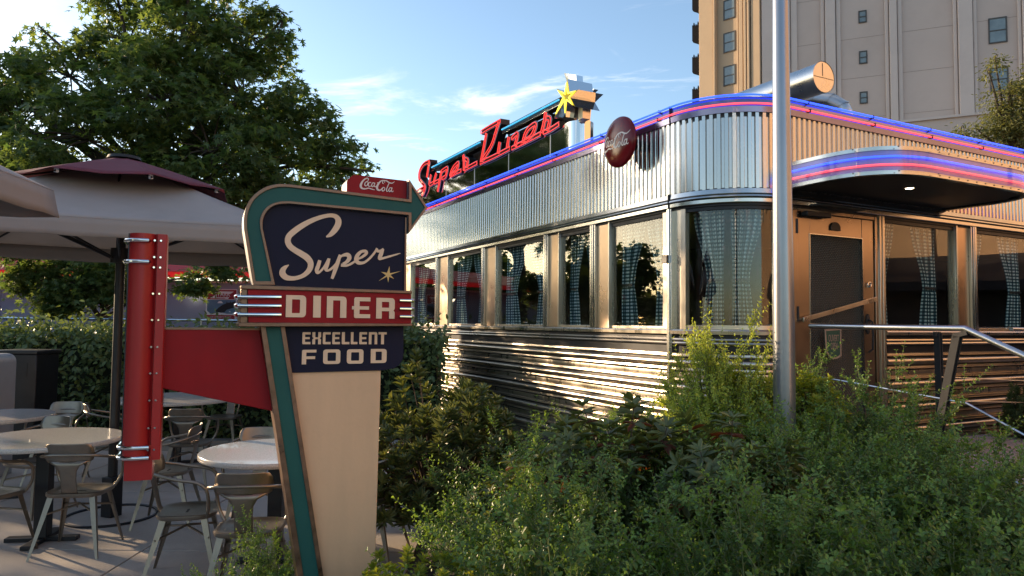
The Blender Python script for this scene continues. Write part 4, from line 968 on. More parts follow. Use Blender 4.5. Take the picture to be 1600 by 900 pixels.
# ------------------------------------------------------------------ umbrellas
def umbrella(c, rz, R_, lip, peak, label):
    o = empty('patio_umbrella', (c[0], c[1], 0), rz, label=label, cat='umbrella', group='square patio umbrellas over the tables')
    n = 14
    for q in range(4):
        mb = MB(); G = []
        a0, a1 = math.pi/2*q-math.pi/2, math.pi/2*q
        for i in range(n+1):
            f = i/n; row = []
            r0 = .34+(R_-.34)*f; zz = peak-.16-(peak-.16-lip-.125)*(f**.86)
            for j in range(n+1):
                g = j/n; A0 = np.array([math.cos(a0), math.sin(a0)])*r0; A1 = np.array([math.cos(a1), math.sin(a1)])*r0
                p = A0*(1-g)+A1*g; sag = -.05*math.sin(math.pi*g)*f*(1.2-f)*1.6
                row.append((p[0], p[1], zz+sag))
            G.append(row)
        mb.grid(G); e = ob('canopy_panel', mb, FABRIC, o, ang=60)
        sm = e.modifiers.new('thick', 'SOLIDIFY'); sm.thickness = .004
        mb = MB(); G = []
        for k, dz in enumerate((0.004, -.045, -.09, -.125)):
            G.append([(p[0]*(1.0+.006*k), p[1]*(1.0+.006*k), p[2]+dz+ .004*math.sin(j*2.3+k)*k/3) for j, p in enumerate(row)])
        mb.grid(G); e = ob('valance', mb, FABRICD, o, ang=60); sm = e.modifiers.new('thick', 'SOLIDIFY'); sm.thickness = .006; sm.offset = 1
    mb = MB(); K = 8; G = []
    for f in (0.0, .12, .5, .85, 1.0):
        row = []
        for k in range(K*4+1):
            th = 2*math.pi*k/(K*4)+R(17); ph = (k % 4)/4; sc_ = 1/math.cos(math.pi/K*(1-abs(2*ph-1))*0) * (math.cos(math.pi/K)/math.cos((ph-.5)*2*math.pi/K))
            r0 = .04+.82*f; row.append((r0*sc_*math.cos(th), r0*sc_*math.sin(th), peak-.05-.26*f**1.1+(.02*(1-abs(2*ph-1))*-f)))
        G.append(row)
    mb.grid(G); e = ob('vent_canopy', mb, MAROON, o, ang=20); sm = e.modifiers.new('thick', 'SOLIDIFY'); sm.thickness = .004
    for k in range(8):
        th = 2*math.pi*k/8+R(17); mb = MB(); r0 = .80; mb.box((-.011, -.011, -.018), (.011, .011, .012)); e = ob('rib_tip', mb, WHITES, o); e.location = (r0*math.cos(th), r0*math.sin(th), peak-.315)
        mb = MB(); mb.tube([(.05*math.cos(th), .05*math.sin(th), peak-.10), (.82*math.cos(th), .82*math.sin(th), peak-.325)], .008, 6); ob('vent_rib', mb, DARKM, o)
    mb = MB(); mb.lathe([(.13, peak-.055), (.12, peak-.03), (.02, peak-.015)], 24); ob('cap', mb, DARK, o)
    mb = MB(); mb.lathe([(.036, .0), (.036, peak-.1)], 20); ob('pole', mb, DARKM, o)
    mb = MB(); mb.box((-.055, -.055, 0), (.055, .055, .32)); ob('pole_sleeve', mb, DARKM, o, bev=.005)
    mb = MB(); mb.lathe([(.075, lip-.10), (.075, lip+.02)], 20); ob('hub', mb, DARKM, o)
    for k in range(8):
        th = math.pi/4*k; rr = (R_ if k % 2 == 0 else R_*math.cos(math.pi/4)); zr = lip+.125
        rz_ = lambda f: (math.cos(th)*(.3+(rr-.33)*f), math.sin(th)*(.3+(rr-.33)*f), peak-.16-(peak-.16-lip-.125)*f**.86-.03-.05*f*(1-f)*3*(k % 2))
        mb = MB(); mb.tube([rz_(f) for f in (0, .2, .4, .6, .8, 1)], .010, 6); ob('rib', mb, DARKM, o)
        mb = MB(); f = .55; pr = .3+(rr-.33)*f; pz = rz_(f)[2]
        mb.tube([(.07*math.cos(th), .07*math.sin(th), lip-.06), (pr*math.cos(th), pr*math.sin(th), pz)], .010, 6); ob('strut', mb, DARKM, o)
    return o
umbrella((-3.25, 5.85), R(-20), 1.70, Z0+.57, 2.99, 'beige patio umbrella with a maroon vent top, its dark pole behind the red sign post')
umbrella((-3.14, 2.06), R(57), 1.64, Z0+.50, 2.90, 'beige patio umbrella cut off by the left edge of the picture')
mb = MB(); mb.tube([(-3.25+.34*math.cos(R(t)), 5.85+.34*math.sin(R(t)), .006) for t in range(0, 360, 10)], .012, 6, closed=True); ob('umbrella_base_ring', mb, DARKM, label='thin dark metal ring set in the patio floor round the umbrella pole', cat='ground ring')

# ------------------------------------------------------------------ tables and chairs
def table(x, y, r_, label):
    o = empty('round_table', (x, y, 0), random.random(), label=label, cat='table', group='round terrazzo tables on the patio')
    mb = MB(); mb.lathe([(.02, .705), (r_-.006, .705), (r_, .711), (r_, .734), (r_-.004, .74), (.02, .741)], 64); ob('tabletop', mb, TERR, o, ang=50)
    mb = MB(); mb.box((-.045, -.045, .03), (.045, .045, .70)); ob('pedestal', mb, DARKM, o, bev=.004)
    mb = MB(); mb.slab([(-.24, -.035), (-.035, -.035), (-.035, -.24), (.035, -.24), (.035, -.035), (.24, -.035), (.24, .035), (.035, .035), (.035, .24), (-.035, .24), (-.035, .035), (-.24, .035)], 0, .03); ob('table_base', mb, DARKM, o, bev=.004)
table(-4.62, 6.35, .48, 'small round speckled table furthest left, behind another table')
table(-3.38, 5.2, .50, 'round speckled table at the left edge, between two chairs and the umbrella pole')
table(-3.72, 7.95, .62, 'round speckled table seen under the red sign arm by the hedge')
table(-1.56, 4.78, .49, 'round white speckled table just left of the teal sign leg')
def make_chair():
    o = empty('metal_armchair', (0, 0, 0))
    # seat
    n = 12; mb = MB(); out = rpoly([(-.20, -.18, .12), (.20, -.18, .12), (.215, .20, .14), (-.215, .20, .14)], 7); c = np.array([0, 0])
    k = len(out); rings_ = []
    for f, dz in ((.05, -.014), (.5, -.012), (.82, -.006), (.95, .002), (1.0, -.002), (1.0, -.022), (.96, -.030)):
        rings_.append([(p[0]*f, p[1]*f, .452+dz) for p in out])
    V = [p for r_ in rings_ for p in r_]; Fc = [(i*k+j, i*k+(j+1) % k, (i+1)*k+(j+1) % k, (i+1)*k+j) for i in range(len(rings_)-1) for j in range(k)]+[tuple(range(k-1, -1, -1))]
    mb.add(V, Fc); s = ob('seat', mb, CHAIRM, o, ang=50)
    mb = MB(); mb.box((-.045, -.008, .438), (.045, .008, .4395)); ob('seat_slot', mb, DARK, s)
    # arm and back tube in one loop
    P = [(.19, .15, .44), (.235, .165, .52), (.25, .15, .62), (.25, .09, .67), (.245, -.02, .69), (.225, -.13, .715), (.16, -.215, .735), (0, -.245, .742), (-.16, -.215, .735), (-.225, -.13, .715), (-.245, -.02, .69), (-.25, .09, .67), (-.25, .15, .62), (-.235, .165, .52), (-.19, .15, .44)]
    mb = MB(); mb.tube([tuple(p) for p in catmull(P, 4)], .0115, 10); ob('arm_tube', mb, CHAIRM, o, ang=60)
    def bx_(x, z_): # back surface curve
        return -.245+.055*(abs(x)/.2)**2*1.2 - (z_-.74)*.22
    mb = MB(); G = []
    for z_, hw in ((.690, .15), (.70, .165), (.74, .178), (.79, .172), (.815, .155), (.822, .13)):
        G.append([(hw*t, bx_(hw*t, z_), z_) for t in np.linspace(-1, 1, 13)])
    mb.grid(G); e = ob('backrest', mb, CHAIRM, o, ang=60); e.modifiers.new('t', 'SOLIDIFY').thickness = .006
    mb = MB(); G = []
    for z_, hw, y_ in ((.44, .058, -.168), (.47, .056, -.185), (.55, .055, -.205), (.62, .062, -.222), (.66, .085, -.230), (.695, .150, -.232)):
        G.append([(hw*t, y_+.035*(hw*t/.2)**2, z_) for t in np.linspace(-1, 1, 9)])
    mb.grid(G); e = ob('splat', mb, CHAIRM, o, ang=60); e.modifiers.new('t', 'SOLIDIFY').thickness = .004
    for sx2, sy2 in ((1, 1), (-1, 1), (1, -1), (-1, -1)):
        mb = MB(); a = np.array((sx2*.165, sy2*.145, .437)); b = np.array((sx2*.245, sy2*(.235 if sy2 > 0 else .255), 0.)); V = []
        for f in np.linspace(0, 1, 6):
            p = a*(1-f)+b*f; w_ = .026*(1-f)**.8+.016; 
            ex = np.array([-sx2, 0, 0.])*w_; ey = np.array([0, -sy2, 0.])*w_
            co = p+np.array([0, 0, 0]); V += [co+ex, co, co+ey, co+ey*.96-np.array([sx2, 0, 0])*.005, co-np.array([sx2*.006, sy2*.006, 0]), co+ex*.96-np.array([0, sy2, 0])*.005]
        Fc = [(i*6+j, i*6+(j+1) % 6, (i+1)*6+(j+1) % 6, (i+1)*6+j) for i in range(5) for j in range(6)]+[(0, 5, 4, 1), (1, 4, 3, 2), (30, 31, 34, 35), (31, 32, 33, 34)]
        mb.add(V, Fc); ob('leg', mb, CHAIRM, o, ang=30)
    mb = MB(); mb.tube([(.19, .17, .30), (0, 0, .34), (-.19, -.17, .30)], .008, 6); mb.tube([(-.19, .17, .30), (0, 0, .346), (.19, -.17, .30)], .008, 6); ob('cross_brace', mb, CHAIRM, o)
    return o
proto = make_chair()
chairs = [(-2.02, 4.50, -75, 'metal armchair in front, turned side-on between the red post and the white table'),
 (-3.0, 5.0, 8, 'metal armchair with its back to us, directly left of the foot of the red post'),
 (-3.56, 4.88, -16, 'metal armchair with its back to us in the bottom left corner of the patio'),
 (-3.95, 5.95, 165, 'metal armchair on the far side of the left table, facing us'),
 (-4.46, 7.02, 188, 'metal armchair behind the leftmost small table near the hedge'),
 (-3.12, 6.95, 10, 'metal armchair with its back to us below the red sign arm'),
 (-1.50, 4.15, 8, 'metal armchair partly hidden by the teal sign leg, above the small shrub'),
 (-1.92, 5.42, 192, 'metal armchair behind the white table, facing us'),
 (-.97, 4.95, 80, 'metal armchair showing only at the right edge of the cream sign foot'),
 (-4.05, 7.2, -60, 'metal armchair by the umbrella pole, mostly hidden, near the far table'),
 (-2.72, 5.70, 100, 'metal armchair half hidden behind the foot of the red post'),
 (-3.55, 8.85, 180, 'metal armchair beyond the far table against the hedge')]
for i, (x, y, a, lb) in enumerate(chairs):
    o = proto if i == 0 else copy_tree(proto); o.location = (x, y, 0); o.scale = (.9, .9, .93); o.rotation_euler = (0, 0, R(a)); props(o, lb, 'chair', 'gunmetal armchairs round the patio tables')

# bins by the hedge
bn = empty('grey_bin', (-5.47, 7.2, 0), R(8), label='light grey rounded bin with louvred front at the left edge', cat='bin')
BING = mat('bin_grey', (.33, .32, .32), .5, noise=(5, .1))
mb = MB(); mb.prism(rpoly([(-.32, 0), (-.32, 1.24, .1), (.32, 1.24, .1), (.32, 0)], 6), -.2, .2); ob('bin_body', mb, BING, bn, bev=.01)
for i in range(12):
    mb = MB(); mb.box((.02, -.206, .42+i*.05), (.24, -.2, .435+i*.05)); ob('louvre', mb, DARKM, bn)
mb = MB(); mb.box((.262, -.205, .1), (.268, -.2, 1.1)); ob('panel_seam', mb, DARKM, bn)
bn = empty('black_bin', (-5.6, 8.2, 0), 0, label='dark square litter bin standing against the hedge', cat='bin')
mb = MB(); mb.box((-.25, -.2, 0), (.25, .2, 1.2)); ob('bin_body', mb, DARKM, bn, bev=.01)
mb = MB(); mb.box((-.27, -.22, 1.2), (.27, .22, 1.245)); ob('bin_lid', mb, DARKM, bn, bev=.01)
mb = MB(); mb.box((-.15, -.203, .95), (.15, -.2, 1.1)); ob('slot', mb, DARK, bn)

# ------------------------------------------------------------------ boundary wall, poster, rails
bw = empty('boundary_wall', (-16, 15.5, 0), 0, label='blue grey wall with a bright red awning top behind the hedge', cat='wall')
for i in range(5):
    mb = MB(); mb.box((i*2.4+.004, 0, 0), (i*2.4+2.396, .2, 2.42)); ob('wall_panel', mb, WALLB, bw)
mb = MB(); mb.prism([(0, 2.42), (12, 2.42), (12, 2.47), (0, 2.47)], -.03, .22); ob('wall_coping', mb, WHITES, bw)
mb = MB(); mb.add([(0, -.7, 2.62), (12, -.7, 2.62), (12, .0, 2.95), (0, 0, 2.95), (0, -.7, 2.50), (12, -.7, 2.50)], [(0, 1, 2, 3), (4, 5, 1, 0)]); ob('awning', mb, REDW, bw)
BWP = Pl((-16, 15.5), 0)
a = BWP.at(322.5, 451.5, .02); b = BWP.at(369, 502, .02)
ps = empty('wall_poster', (-16, 15.48, 0), 0, label='framed poster with a dark car under a red heading on the blue grey wall', cat='poster')
PB = mat('poster_blue', (.10, .19, .31), .6, noise=(3, .15)); PR = mat('poster_red', (.30, .02, .035), .6); PK = mat('poster_black', (.012, .014, .02), .6)
W_, H_ = b[0]-a[0], a[1]-b[1]
def pz(x, y): return (a[0]+W_*(x-120)/515, a[1]-H_*(y-225)/540)
mb = MB(); mb.prism([pz(*p) for p in ((120, 225), (636, 225), (636, 765), (120, 765))], 0, .018); pf = ob('frame', mb, WHITES, ps)
mb = MB(); mb.prism([pz(*p) for p in ((140, 405), (618, 405), (618, 600), (560, 640), (470, 640), (370, 615), (200, 640), (140, 590))], -.003, 0); ob('picture', mb, PB, ps)
mb = MB(); mb.prism([pz(*p) for p in ((148, 238), (626, 238), (622, 398), (144, 398))], -.003, 0); ob('heading_field', mb, PR, ps)
mb = MB(); mb.prism([pz(*p) for p in ((136, 662), (610, 662), (606, 758), (134, 758))], -.003, 0); ob('caption_field', mb, PR, ps)
mb = MB(); mb.prism([pz(*p) for p in ((350, 264), (584, 266), (520, 310), (330, 290))], -.005, -.003); mb.prism([pz(*p) for p in ((190, 380), (285, 320), (300, 362), (510, 362), (490, 388))], -.005, -.003); ob('heading_flash', mb, WHITES, ps)
c_ = pz(395, 350); text_mesh('lettering', 'STARK', .145, WHITES, ps, (c_[0], -.007, c_[1]), xs=.8)
c_ = pz(370, 386); text_mesh('lettering', 'MOTORS', .035, PR, ps, (c_[0], -.008, c_[1]), xs=1.3)
mb = MB(); mb.prism([pz(*p) for p in ((285, 590), (330, 540), (400, 490), (460, 465), (470, 430), (480, 455), (525, 450), (530, 425), (540, 452), (612, 430), (612, 530), (470, 575), (440, 612), (390, 625), (300, 612))], -.006, -.003); ob('car_picture', mb, PK, ps)
mb = MB(); mb.prism([pz(*p) for p in ((312, 462), (335, 432), (375, 425), (410, 464))], -.006, -.003); mb.prism([pz(*p) for p in ((505, 610), (525, 592), (545, 612))], -.006, -.003); ob('cloud_picture', mb, WHITES, ps)
for i, tx in enumerate(('OUR CARBURETTORS LAST', 'LONGER THAN ANY OTHER')):
    c_ = pz(372, 706+i*36); text_mesh('lettering', tx, .040, WHITES, ps, (c_[0], -.005, c_[1]), xs=.95)
wl_ = BWP.at(303, 457, .12)
lm = empty('wall_lamp', (-16+wl_[0], 15.5, wl_[1]), 0, label='small lit bulkhead lamp on the blue grey wall left of the poster', cat='lamp')
mb = MB(); mb.lathe([(.07, -.0), (.075, .05), (.01, .085)], 16); ob('hood', mb, DARKM, lm).location = (0, -.1, 0)
mb = MB(); mb.lathe([(.01, -.07), (.05, -.045), (.062, .0)], 16); ob('bulb', mb, LAMPM, lm).location = (0, -.1, 0)
rl = empty('garden_railing', (-12, 11.4, 0), 0, label='low steel railing with two horizontal tubes behind the hedge', cat='railing')
for zz in (1.60, 1.44):
    mb = MB(); mb.tube([(-2, 0, zz+.02), (9, 0, zz)], .022 if zz > 1.5 else .012, 8); ob('rail', mb, CHROME, rl)
for i in range(6):
    mb = MB(); mb.tube([(i*1.9-.6, 0, 0), (i*1.9-.6, 0, 1.6)], .02, 8); ob('post', mb, RAILM, rl)

# ------------------------------------------------------------------ leaves
T_OVAL = (np.array([(0, 0, 0), (-.5, .34, .10), (-.42, .72, .09), (0, 1, -.04), (.42, .72, .09), (.5, .34, .10)]), [(0, 3, 2, 1), (0, 5, 4, 3)])
_st = []
for i in range(5):
    th = R(90+(i-2)*52); L_ = (.72, .95, 1.05, .95, .72)[i]; _st.append((L_*math.cos(th), .15+L_*.85*math.sin(th), -.06))
    if i < 4: th2 = R(90+(i-1.5)*52); _st.append((.34*math.cos(th2), .18+.32*math.sin(th2), .04))
T_STAR = (np.array([(0, 0, 0)]+_st), [(0, i+1, i+2) for i in range(len(_st)-1)])
def nrmz(a): return a/(np.linalg.norm(a, axis=1, keepdims=True)+1e-9)
def leafmesh(name, groups, twigs=None):
    """groups: list of (template, pos, dir, up, length, width, mat, tint); one mesh with all"""
    Vs = []; Lp_ = []; Ls = []; Mi = []; Ti = []; vo = 0; mats = []
    for tmpl, pos, d, up, ln, wd, mt_, tint in groups:
        t, fc = tmpl; n = len(pos); d = nrmz(d); x = nrmz(np.cross(d, up)); zz = np.cross(x, d)
        P = pos[:, None, :]+x[:, None, :]*(t[None, :, 0, None]*wd[:, None, None])+d[:, None, :]*(t[None, :, 1, None]*ln[:, None, None])+zz[:, None, :]*(t[None, :, 2, None]*ln[:, None, None])
        k = t.shape[0]; Vs.append(P.reshape(-1, 3)); base = vo+np.arange(n)*k
        if mt_ not in mats: mats.append(mt_)
        m_i = mats.index(mt_)
        s = len(fc[0]); idx = (base[:, None, None]+np.array(fc)[None]).reshape(-1); Lp_.append(idx); Ls.append(np.full(n*len(fc), s)); Mi.append(np.full(n*len(fc), m_i)); Ti.append(np.repeat(tint, len(fc)))
        vo += n*k
    if twigs is not None:
        V, Fq, mt_ = twigs
        if len(Fq):
            mats.append(mt_); V = np.array(V); Fq = np.array(Fq)
            Vs.append(V); Lp_.append((Fq+vo).reshape(-1)); Ls.append(np.full(len(Fq), 4)); Mi.append(np.full(len(Fq), len(mats)-1)); Ti.append(np.zeros(len(Fq))); vo += len(V)
    V = np.concatenate(Vs); idx = np.concatenate(Lp_); Ls = np.concatenate(Ls); Mi = np.concatenate(Mi); Ti = np.concatenate(Ti)
    me = bpy.data.meshes.new(name); me.vertices.add(len(V)); me.vertices.foreach_set('co', V.astype(np.float32).ravel())
    me.loops.add(len(idx)); me.loops.foreach_set('vertex_index', idx.astype(np.int32)); me.polygons.add(len(Ls))
    me.polygons.foreach_set('loop_start', np.concatenate([[0], np.cumsum(Ls)[:-1]]).astype(np.int32)); me.polygons.foreach_set('loop_total', Ls.astype(np.int32))
    me.polygons.foreach_set('material_index', Mi.astype(np.int32))
    at = me.attributes.new('tint', 'FLOAT', 'FACE'); at.data.foreach_set('value', Ti.astype(np.float32))
    for m_ in mats: me.materials.append(m_)
    me.update(calc_edges=True); return me
def twig_geo(paths, radii):
    "paths list of (k,3); 4-sided tubes"
    V = []; Fq = []; o = 0
    for P, r_ in zip(paths, radii):
        k = len(P)
        for i in range(k):
            t = P[min(i+1, k-1)]-P[max(i-1, 0)]; t = t/(np.linalg.norm(t)+1e-9); a = np.cross(t, (0.3, .9, .1)); a /= np.linalg.norm(a)+1e-9; b = np.cross(t, a); rr = r_*(1-.7*i/(k-1))
            for q in ((1, 0), (0, 1), (-1, 0), (0, -1)): V.append(P[i]+a*q[0]*rr+b*q[1]*rr)
        for i in range(k-1):
            for j in range(4): Fq.append((o+i*4+j, o+i*4+(j+1) % 4, o+(i+1)*4+(j+1) % 4, o+(i+1)*4+j))
        o += 4*k
    return V, Fq
def sprig_shrub(name, nbr, rad, h, lleaf, mleaf, seed, per=9, spb=9, upb=.55, mt_tw=None, arch=.25, core=None):
    "arching branches, each with side sprigs of small leaves; young pale leaves at the tips, dark old ones inside"
    g = np.random.default_rng(seed); pos = []; dr = []; up = []; ln = []; wd = []; ti = []; paths = []; rads = []
    for b_ in range(nbr):
        th = g.uniform(0, 2*np.pi); ph = math.acos(g.uniform(.0, 1)); rr = g.uniform(.62, 1.12)*(1+.14*math.sin(3*th+seed))
        tip = np.array([rad*rr*math.sin(ph)*math.cos(th), rad*rr*math.sin(ph)*math.sin(th), h*rr*math.cos(ph)+.04])
        root = np.array([tip[0]*.18, tip[1]*.18, -.05]); mid = root*.35+tip*.65+np.array([0, 0, arch*(.4+rr*.3)*h])-np.array([tip[0], tip[1], 0])*.15
        s = np.linspace(0, 1, 9)[:, None]; P = (1-s)**2*root+2*s*(1-s)*mid+s**2*tip; P = P+g.normal(0, .006, P.shape)
        paths.append(P); rads.append(.0042)
        for q in np.concatenate([g.uniform(.38, 1, spb-2), [.97, 1.0]]):
            b = np.array([np.interp(q, s[:, 0], P[:, c]) for c in range(3)]); k2 = min(8, int(q*8)+1); t = P[k2]-P[k2-1]; t /= np.linalg.norm(t)+1e-9
            d = t*g.uniform(.5, 1.1)+g.normal(0, .42, 3)+np.array([0, 0, upb*.5]); d /= np.linalg.norm(d); L0 = g.uniform(.07, .19)*(1.15-.3*q)*(1.0 if q < .96 else 1.25)
            s2 = np.linspace(0, 1, 4); bend = g.normal(0, .10, 3)+np.array([0, 0, .05]); Q = b+np.outer(s2, d)*L0+np.outer(s2**2, bend)*L0
            paths.append(Q); rads.append(.0021)
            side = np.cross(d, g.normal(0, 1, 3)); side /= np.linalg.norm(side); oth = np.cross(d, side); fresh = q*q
            for j in range(per):
                qq = .15+.85*j/(per-1); pp = np.array([np.interp(qq, s2, Q[:, c]) for c in range(3)])
                for w_ in range(2 if j < per-1 else 3):
                    a = j*1.57+w_*np.pi+g.uniform(-.35, .35); sv = side*math.cos(a)+oth*math.sin(a)
                    pos.append(pp); dr.append(sv*.9+d*g.uniform(.2, .75)); up.append(d*.7+g.normal(0, .25, 3)+np.array([0, 0, .45])); l = g.uniform(.7, 1.15)*lleaf*(1.05-.45*qq); ln.append(l); wd.append(l*g.uniform(.48, .62))
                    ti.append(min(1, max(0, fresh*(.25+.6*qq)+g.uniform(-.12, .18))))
    V, Fq = twig_geo(paths, rads)
    f = lambda a: np.array(a)
    return leafmesh(name, [(T_OVAL, f(pos), f(dr), f(up), f(ln), f(wd), mleaf, f(ti))], (V, Fq, mt_tw or TWIG))
def whorl_shrub(name, nw, rad, h, ll, lw, mleaf, seed, per=9, mt_tw=None, rust=0., upright=.35, shell=.5, mrust=None):
    "branch ends carrying rosettes of long leaves"
    g = np.random.default_rng(seed); pos = []; dr = []; up = []; ln = []; wd = []; ti = []; rs_ = []; paths = []; rads = []
    for i in range(nw):
        t = g.uniform(0, 2*np.pi); ph = math.acos(g.uniform(.0, 1)); r_ = g.uniform(shell, 1)**.5*(1+.15*math.sin(3*t+seed))
        b = np.array([rad*r_*math.sin(ph)*math.cos(t), rad*r_*math.sin(ph)*math.sin(t), h*r_*math.cos(ph)+.05])
        ax = b/np.array([rad, rad, h])*.7+np.array([0, 0, .7])+g.normal(0, .28, 3); ax /= np.linalg.norm(ax)
        root = np.array([b[0]*.15, b[1]*.15, 0]); mid = (root+b)/2+np.array([0, 0, -.1*h])+g.normal(0, .03, 3)
        s = np.linspace(0, 1, 7)[:, None]; P = (1-s)**2*root+2*s*(1-s)*mid+s**2*b; paths.append(P); rads.append(.006 if ll > .06 else .003)
        side = np.cross(ax, (0.2, .1, .9)); side /= np.linalg.norm(side)+1e-9; oth = np.cross(ax, side); dead = g.random() < rust
        for layer, (off, upl) in enumerate(((0, upright+.35), (-.35*ll, upright), (-.8*ll, upright-.25))):
            for j in range(per):
                a = 2*np.pi*j/per+layer*.5+g.uniform(-.25, .25); sv = side*math.cos(a)+oth*math.sin(a)
                d = sv+ax*(upl+g.uniform(-.15, .15)); l = ll*g.uniform(.7, 1.1)*(.8 if layer == 0 else 1)
                pos.append(b+ax*off); dr.append(d); up.append(ax+g.normal(0, .15, 3)); ln.append(l); wd.append(l*lw*g.uniform(.85, 1.1)); ti.append(np.clip(g.uniform(0, .7)+(.3 if layer == 0 else 0), 0, 1)); rs_.append(dead and layer == 2 and g.random() < .6)
    f = np.array; rs_ = f(rs_, bool); G_ = []
    for msk, mm_ in ((~rs_, mleaf), (rs_, mrust or L_RUST)):
        if msk.any(): G_.append((T_OVAL, f(pos)[msk], f(dr)[msk], f(up)[msk], f(ln)[msk], f(wd)[msk], mm_, f(ti)[msk]))
    V, Fq = twig_geo(paths, rads)
    return leafmesh(name, G_, (V, Fq, mt_tw or TWIGB))
def put(me, name, x, y, z_, s, rz, label, cat, group=None, sz=None):
    o = bpy.data.objects.new(name, me); sc.collection.objects.link(o); o.location = (x, y, z_); o.scale = (s, s, sz or s); o.rotation_euler = (0, 0, rz); return props(o, label, cat, group)
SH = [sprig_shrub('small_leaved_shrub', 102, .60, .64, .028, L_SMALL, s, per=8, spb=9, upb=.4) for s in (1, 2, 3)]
BRS = sprig_shrub('bright_shrub', 120, .42, .58, .027, L_BRIGHT, 9, per=8, spb=9, upb=.8)
RH = [whorl_shrub('rhododendron', 95, .50, .56, .10, .32, L_RHODO, s, per=7, rust=.4, upright=.15) for s in (4, 5)]
RHN = whorl_shrub('dark_narrow_shrub', 330, .62, .80, .085, .24, L_RHODO, 6, per=8, upright=.9, shell=.35)
YEL = whorl_shrub('yellow_tipped_azalea', 260, .42, .50, .045, .40, L_YEL, 7, per=7, upright=.7, shell=.3)
RHB = whorl_shrub('bright_rhododendron', 75, .36, .50, .085, .30, L_YEL, 8, per=8, upright=.6)
grp = 'small leaved shrubs filling the bed in front of the diner'
spots = [(.15,2.55,.30,1.0,'at the bottom centre of the picture'), (.85,2.45,.28,1.05,'at the bottom right of centre, nearest the camera'), (1.55,2.5,.28,1.05,'at the bottom right, nearest the camera'),
 (2.2,2.9,.30,1.0,'in the bottom right corner'), (.12,3.5,.22,.95,'just right of the cream sign foot'), (.55,3.3,.32,1.0,'in front of the reddish rhododendron'), (1.25,3.2,.36,1.05,'in front of the pole'),
 (1.95,3.45,.36,1.05,'right of and in front of the pole'), (2.55,3.75,.32,1.0,'below the sloping handrail'), (.1,4.35,.20,1.0,'between the dark shrub and the rhododendron'), (.95,4.3,.32,1.0,'behind the reddish rhododendron'),
 (1.75,4.0,.40,1.05,'wrapped round the base of the pole'), (2.35,4.5,.56,1.0,'against the left side of the steps'), (2.1,4.95,.60,1.0,'below the green door pennant'), (.55,5.3,.25,.95,'low against the ribbed wall'),
 (2.75,3.05,.25,.95,'at the right edge by the steps'), (.9,5.1,.35,.9,'left of the bright bush by the diner corner'), (1.35,3.75,.38,.95,'just left of the pole foot')]
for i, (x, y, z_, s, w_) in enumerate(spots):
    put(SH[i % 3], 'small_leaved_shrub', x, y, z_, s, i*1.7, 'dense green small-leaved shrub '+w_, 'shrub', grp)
put(BRS, 'bright_shrub', 1.40, 4.85, .66, 1.0, .3, 'bright yellow green bush catching the sun at the diner corner', 'shrub', sz=1.35)
put(BRS, 'bright_shrub', 1.15, 4.6, .45, .9, 2.3, 'sunlit yellow green bush spilling low left of the brightest bush', 'shrub', sz=.8)
put(RHB, 'rhododendron', 1.62, 4.85, .82, .85, .8, 'rhododendron with light green upright leaves left of the pole', 'shrub')
put(RHB, 'rhododendron', 1.98, 4.72, .95, .62, 2.1, 'small rhododendron with pale leaves just right of the pole', 'shrub')
put(RH[0], 'rhododendron', .62, 3.75, .52, 1.12, 0, 'large leaved rhododendron with rusty leaves in the middle of the bed', 'shrub', 'dark rhododendrons among the small leaved shrubs')
put(RH[1], 'rhododendron', 1.05, 3.4, .56, .95, 1.2, 'dark rhododendron left of the pole, low in the bed', 'shrub', 'dark rhododendrons among the small leaved shrubs')
put(RH[0], 'rhododendron', .15, 4.05, .42, .75, 2.2, 'dark rhododendron below the narrow leaved shrub', 'shrub', 'dark rhododendrons among the small leaved shrubs')
put(RHN, 'dark_narrow_shrub', -.50, 5.15, .25, 1.18, .5, 'big dark narrow leaved shrub right behind the cream sign foot', 'shrub')
put(RHN, 'dark_narrow_shrub', 4.95, 6.75, .55, .42, 1.5, 'dark leathery shrub against the ribbed wall at the right edge', 'shrub', sz=.7)
put(YEL, 'yellow_tipped_azalea', -.42, 2.95, .10, 1.0, .2, 'yellow tipped azalea at the foot of the sign, bottom centre', 'shrub')
put(YEL, 'yellow_tipped_azalea', -.05, 2.75, .22, .95, 1.7, 'yellow green azalea a little right of the sign foot', 'shrub')
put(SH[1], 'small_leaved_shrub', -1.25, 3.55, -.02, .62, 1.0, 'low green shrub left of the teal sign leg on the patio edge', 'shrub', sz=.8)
put(YEL, 'yellow_tipped_azalea', -1.02, 3.12, .0, .5, 2.7, 'small yellow tipped plant at the foot of the teal leg', 'shrub')

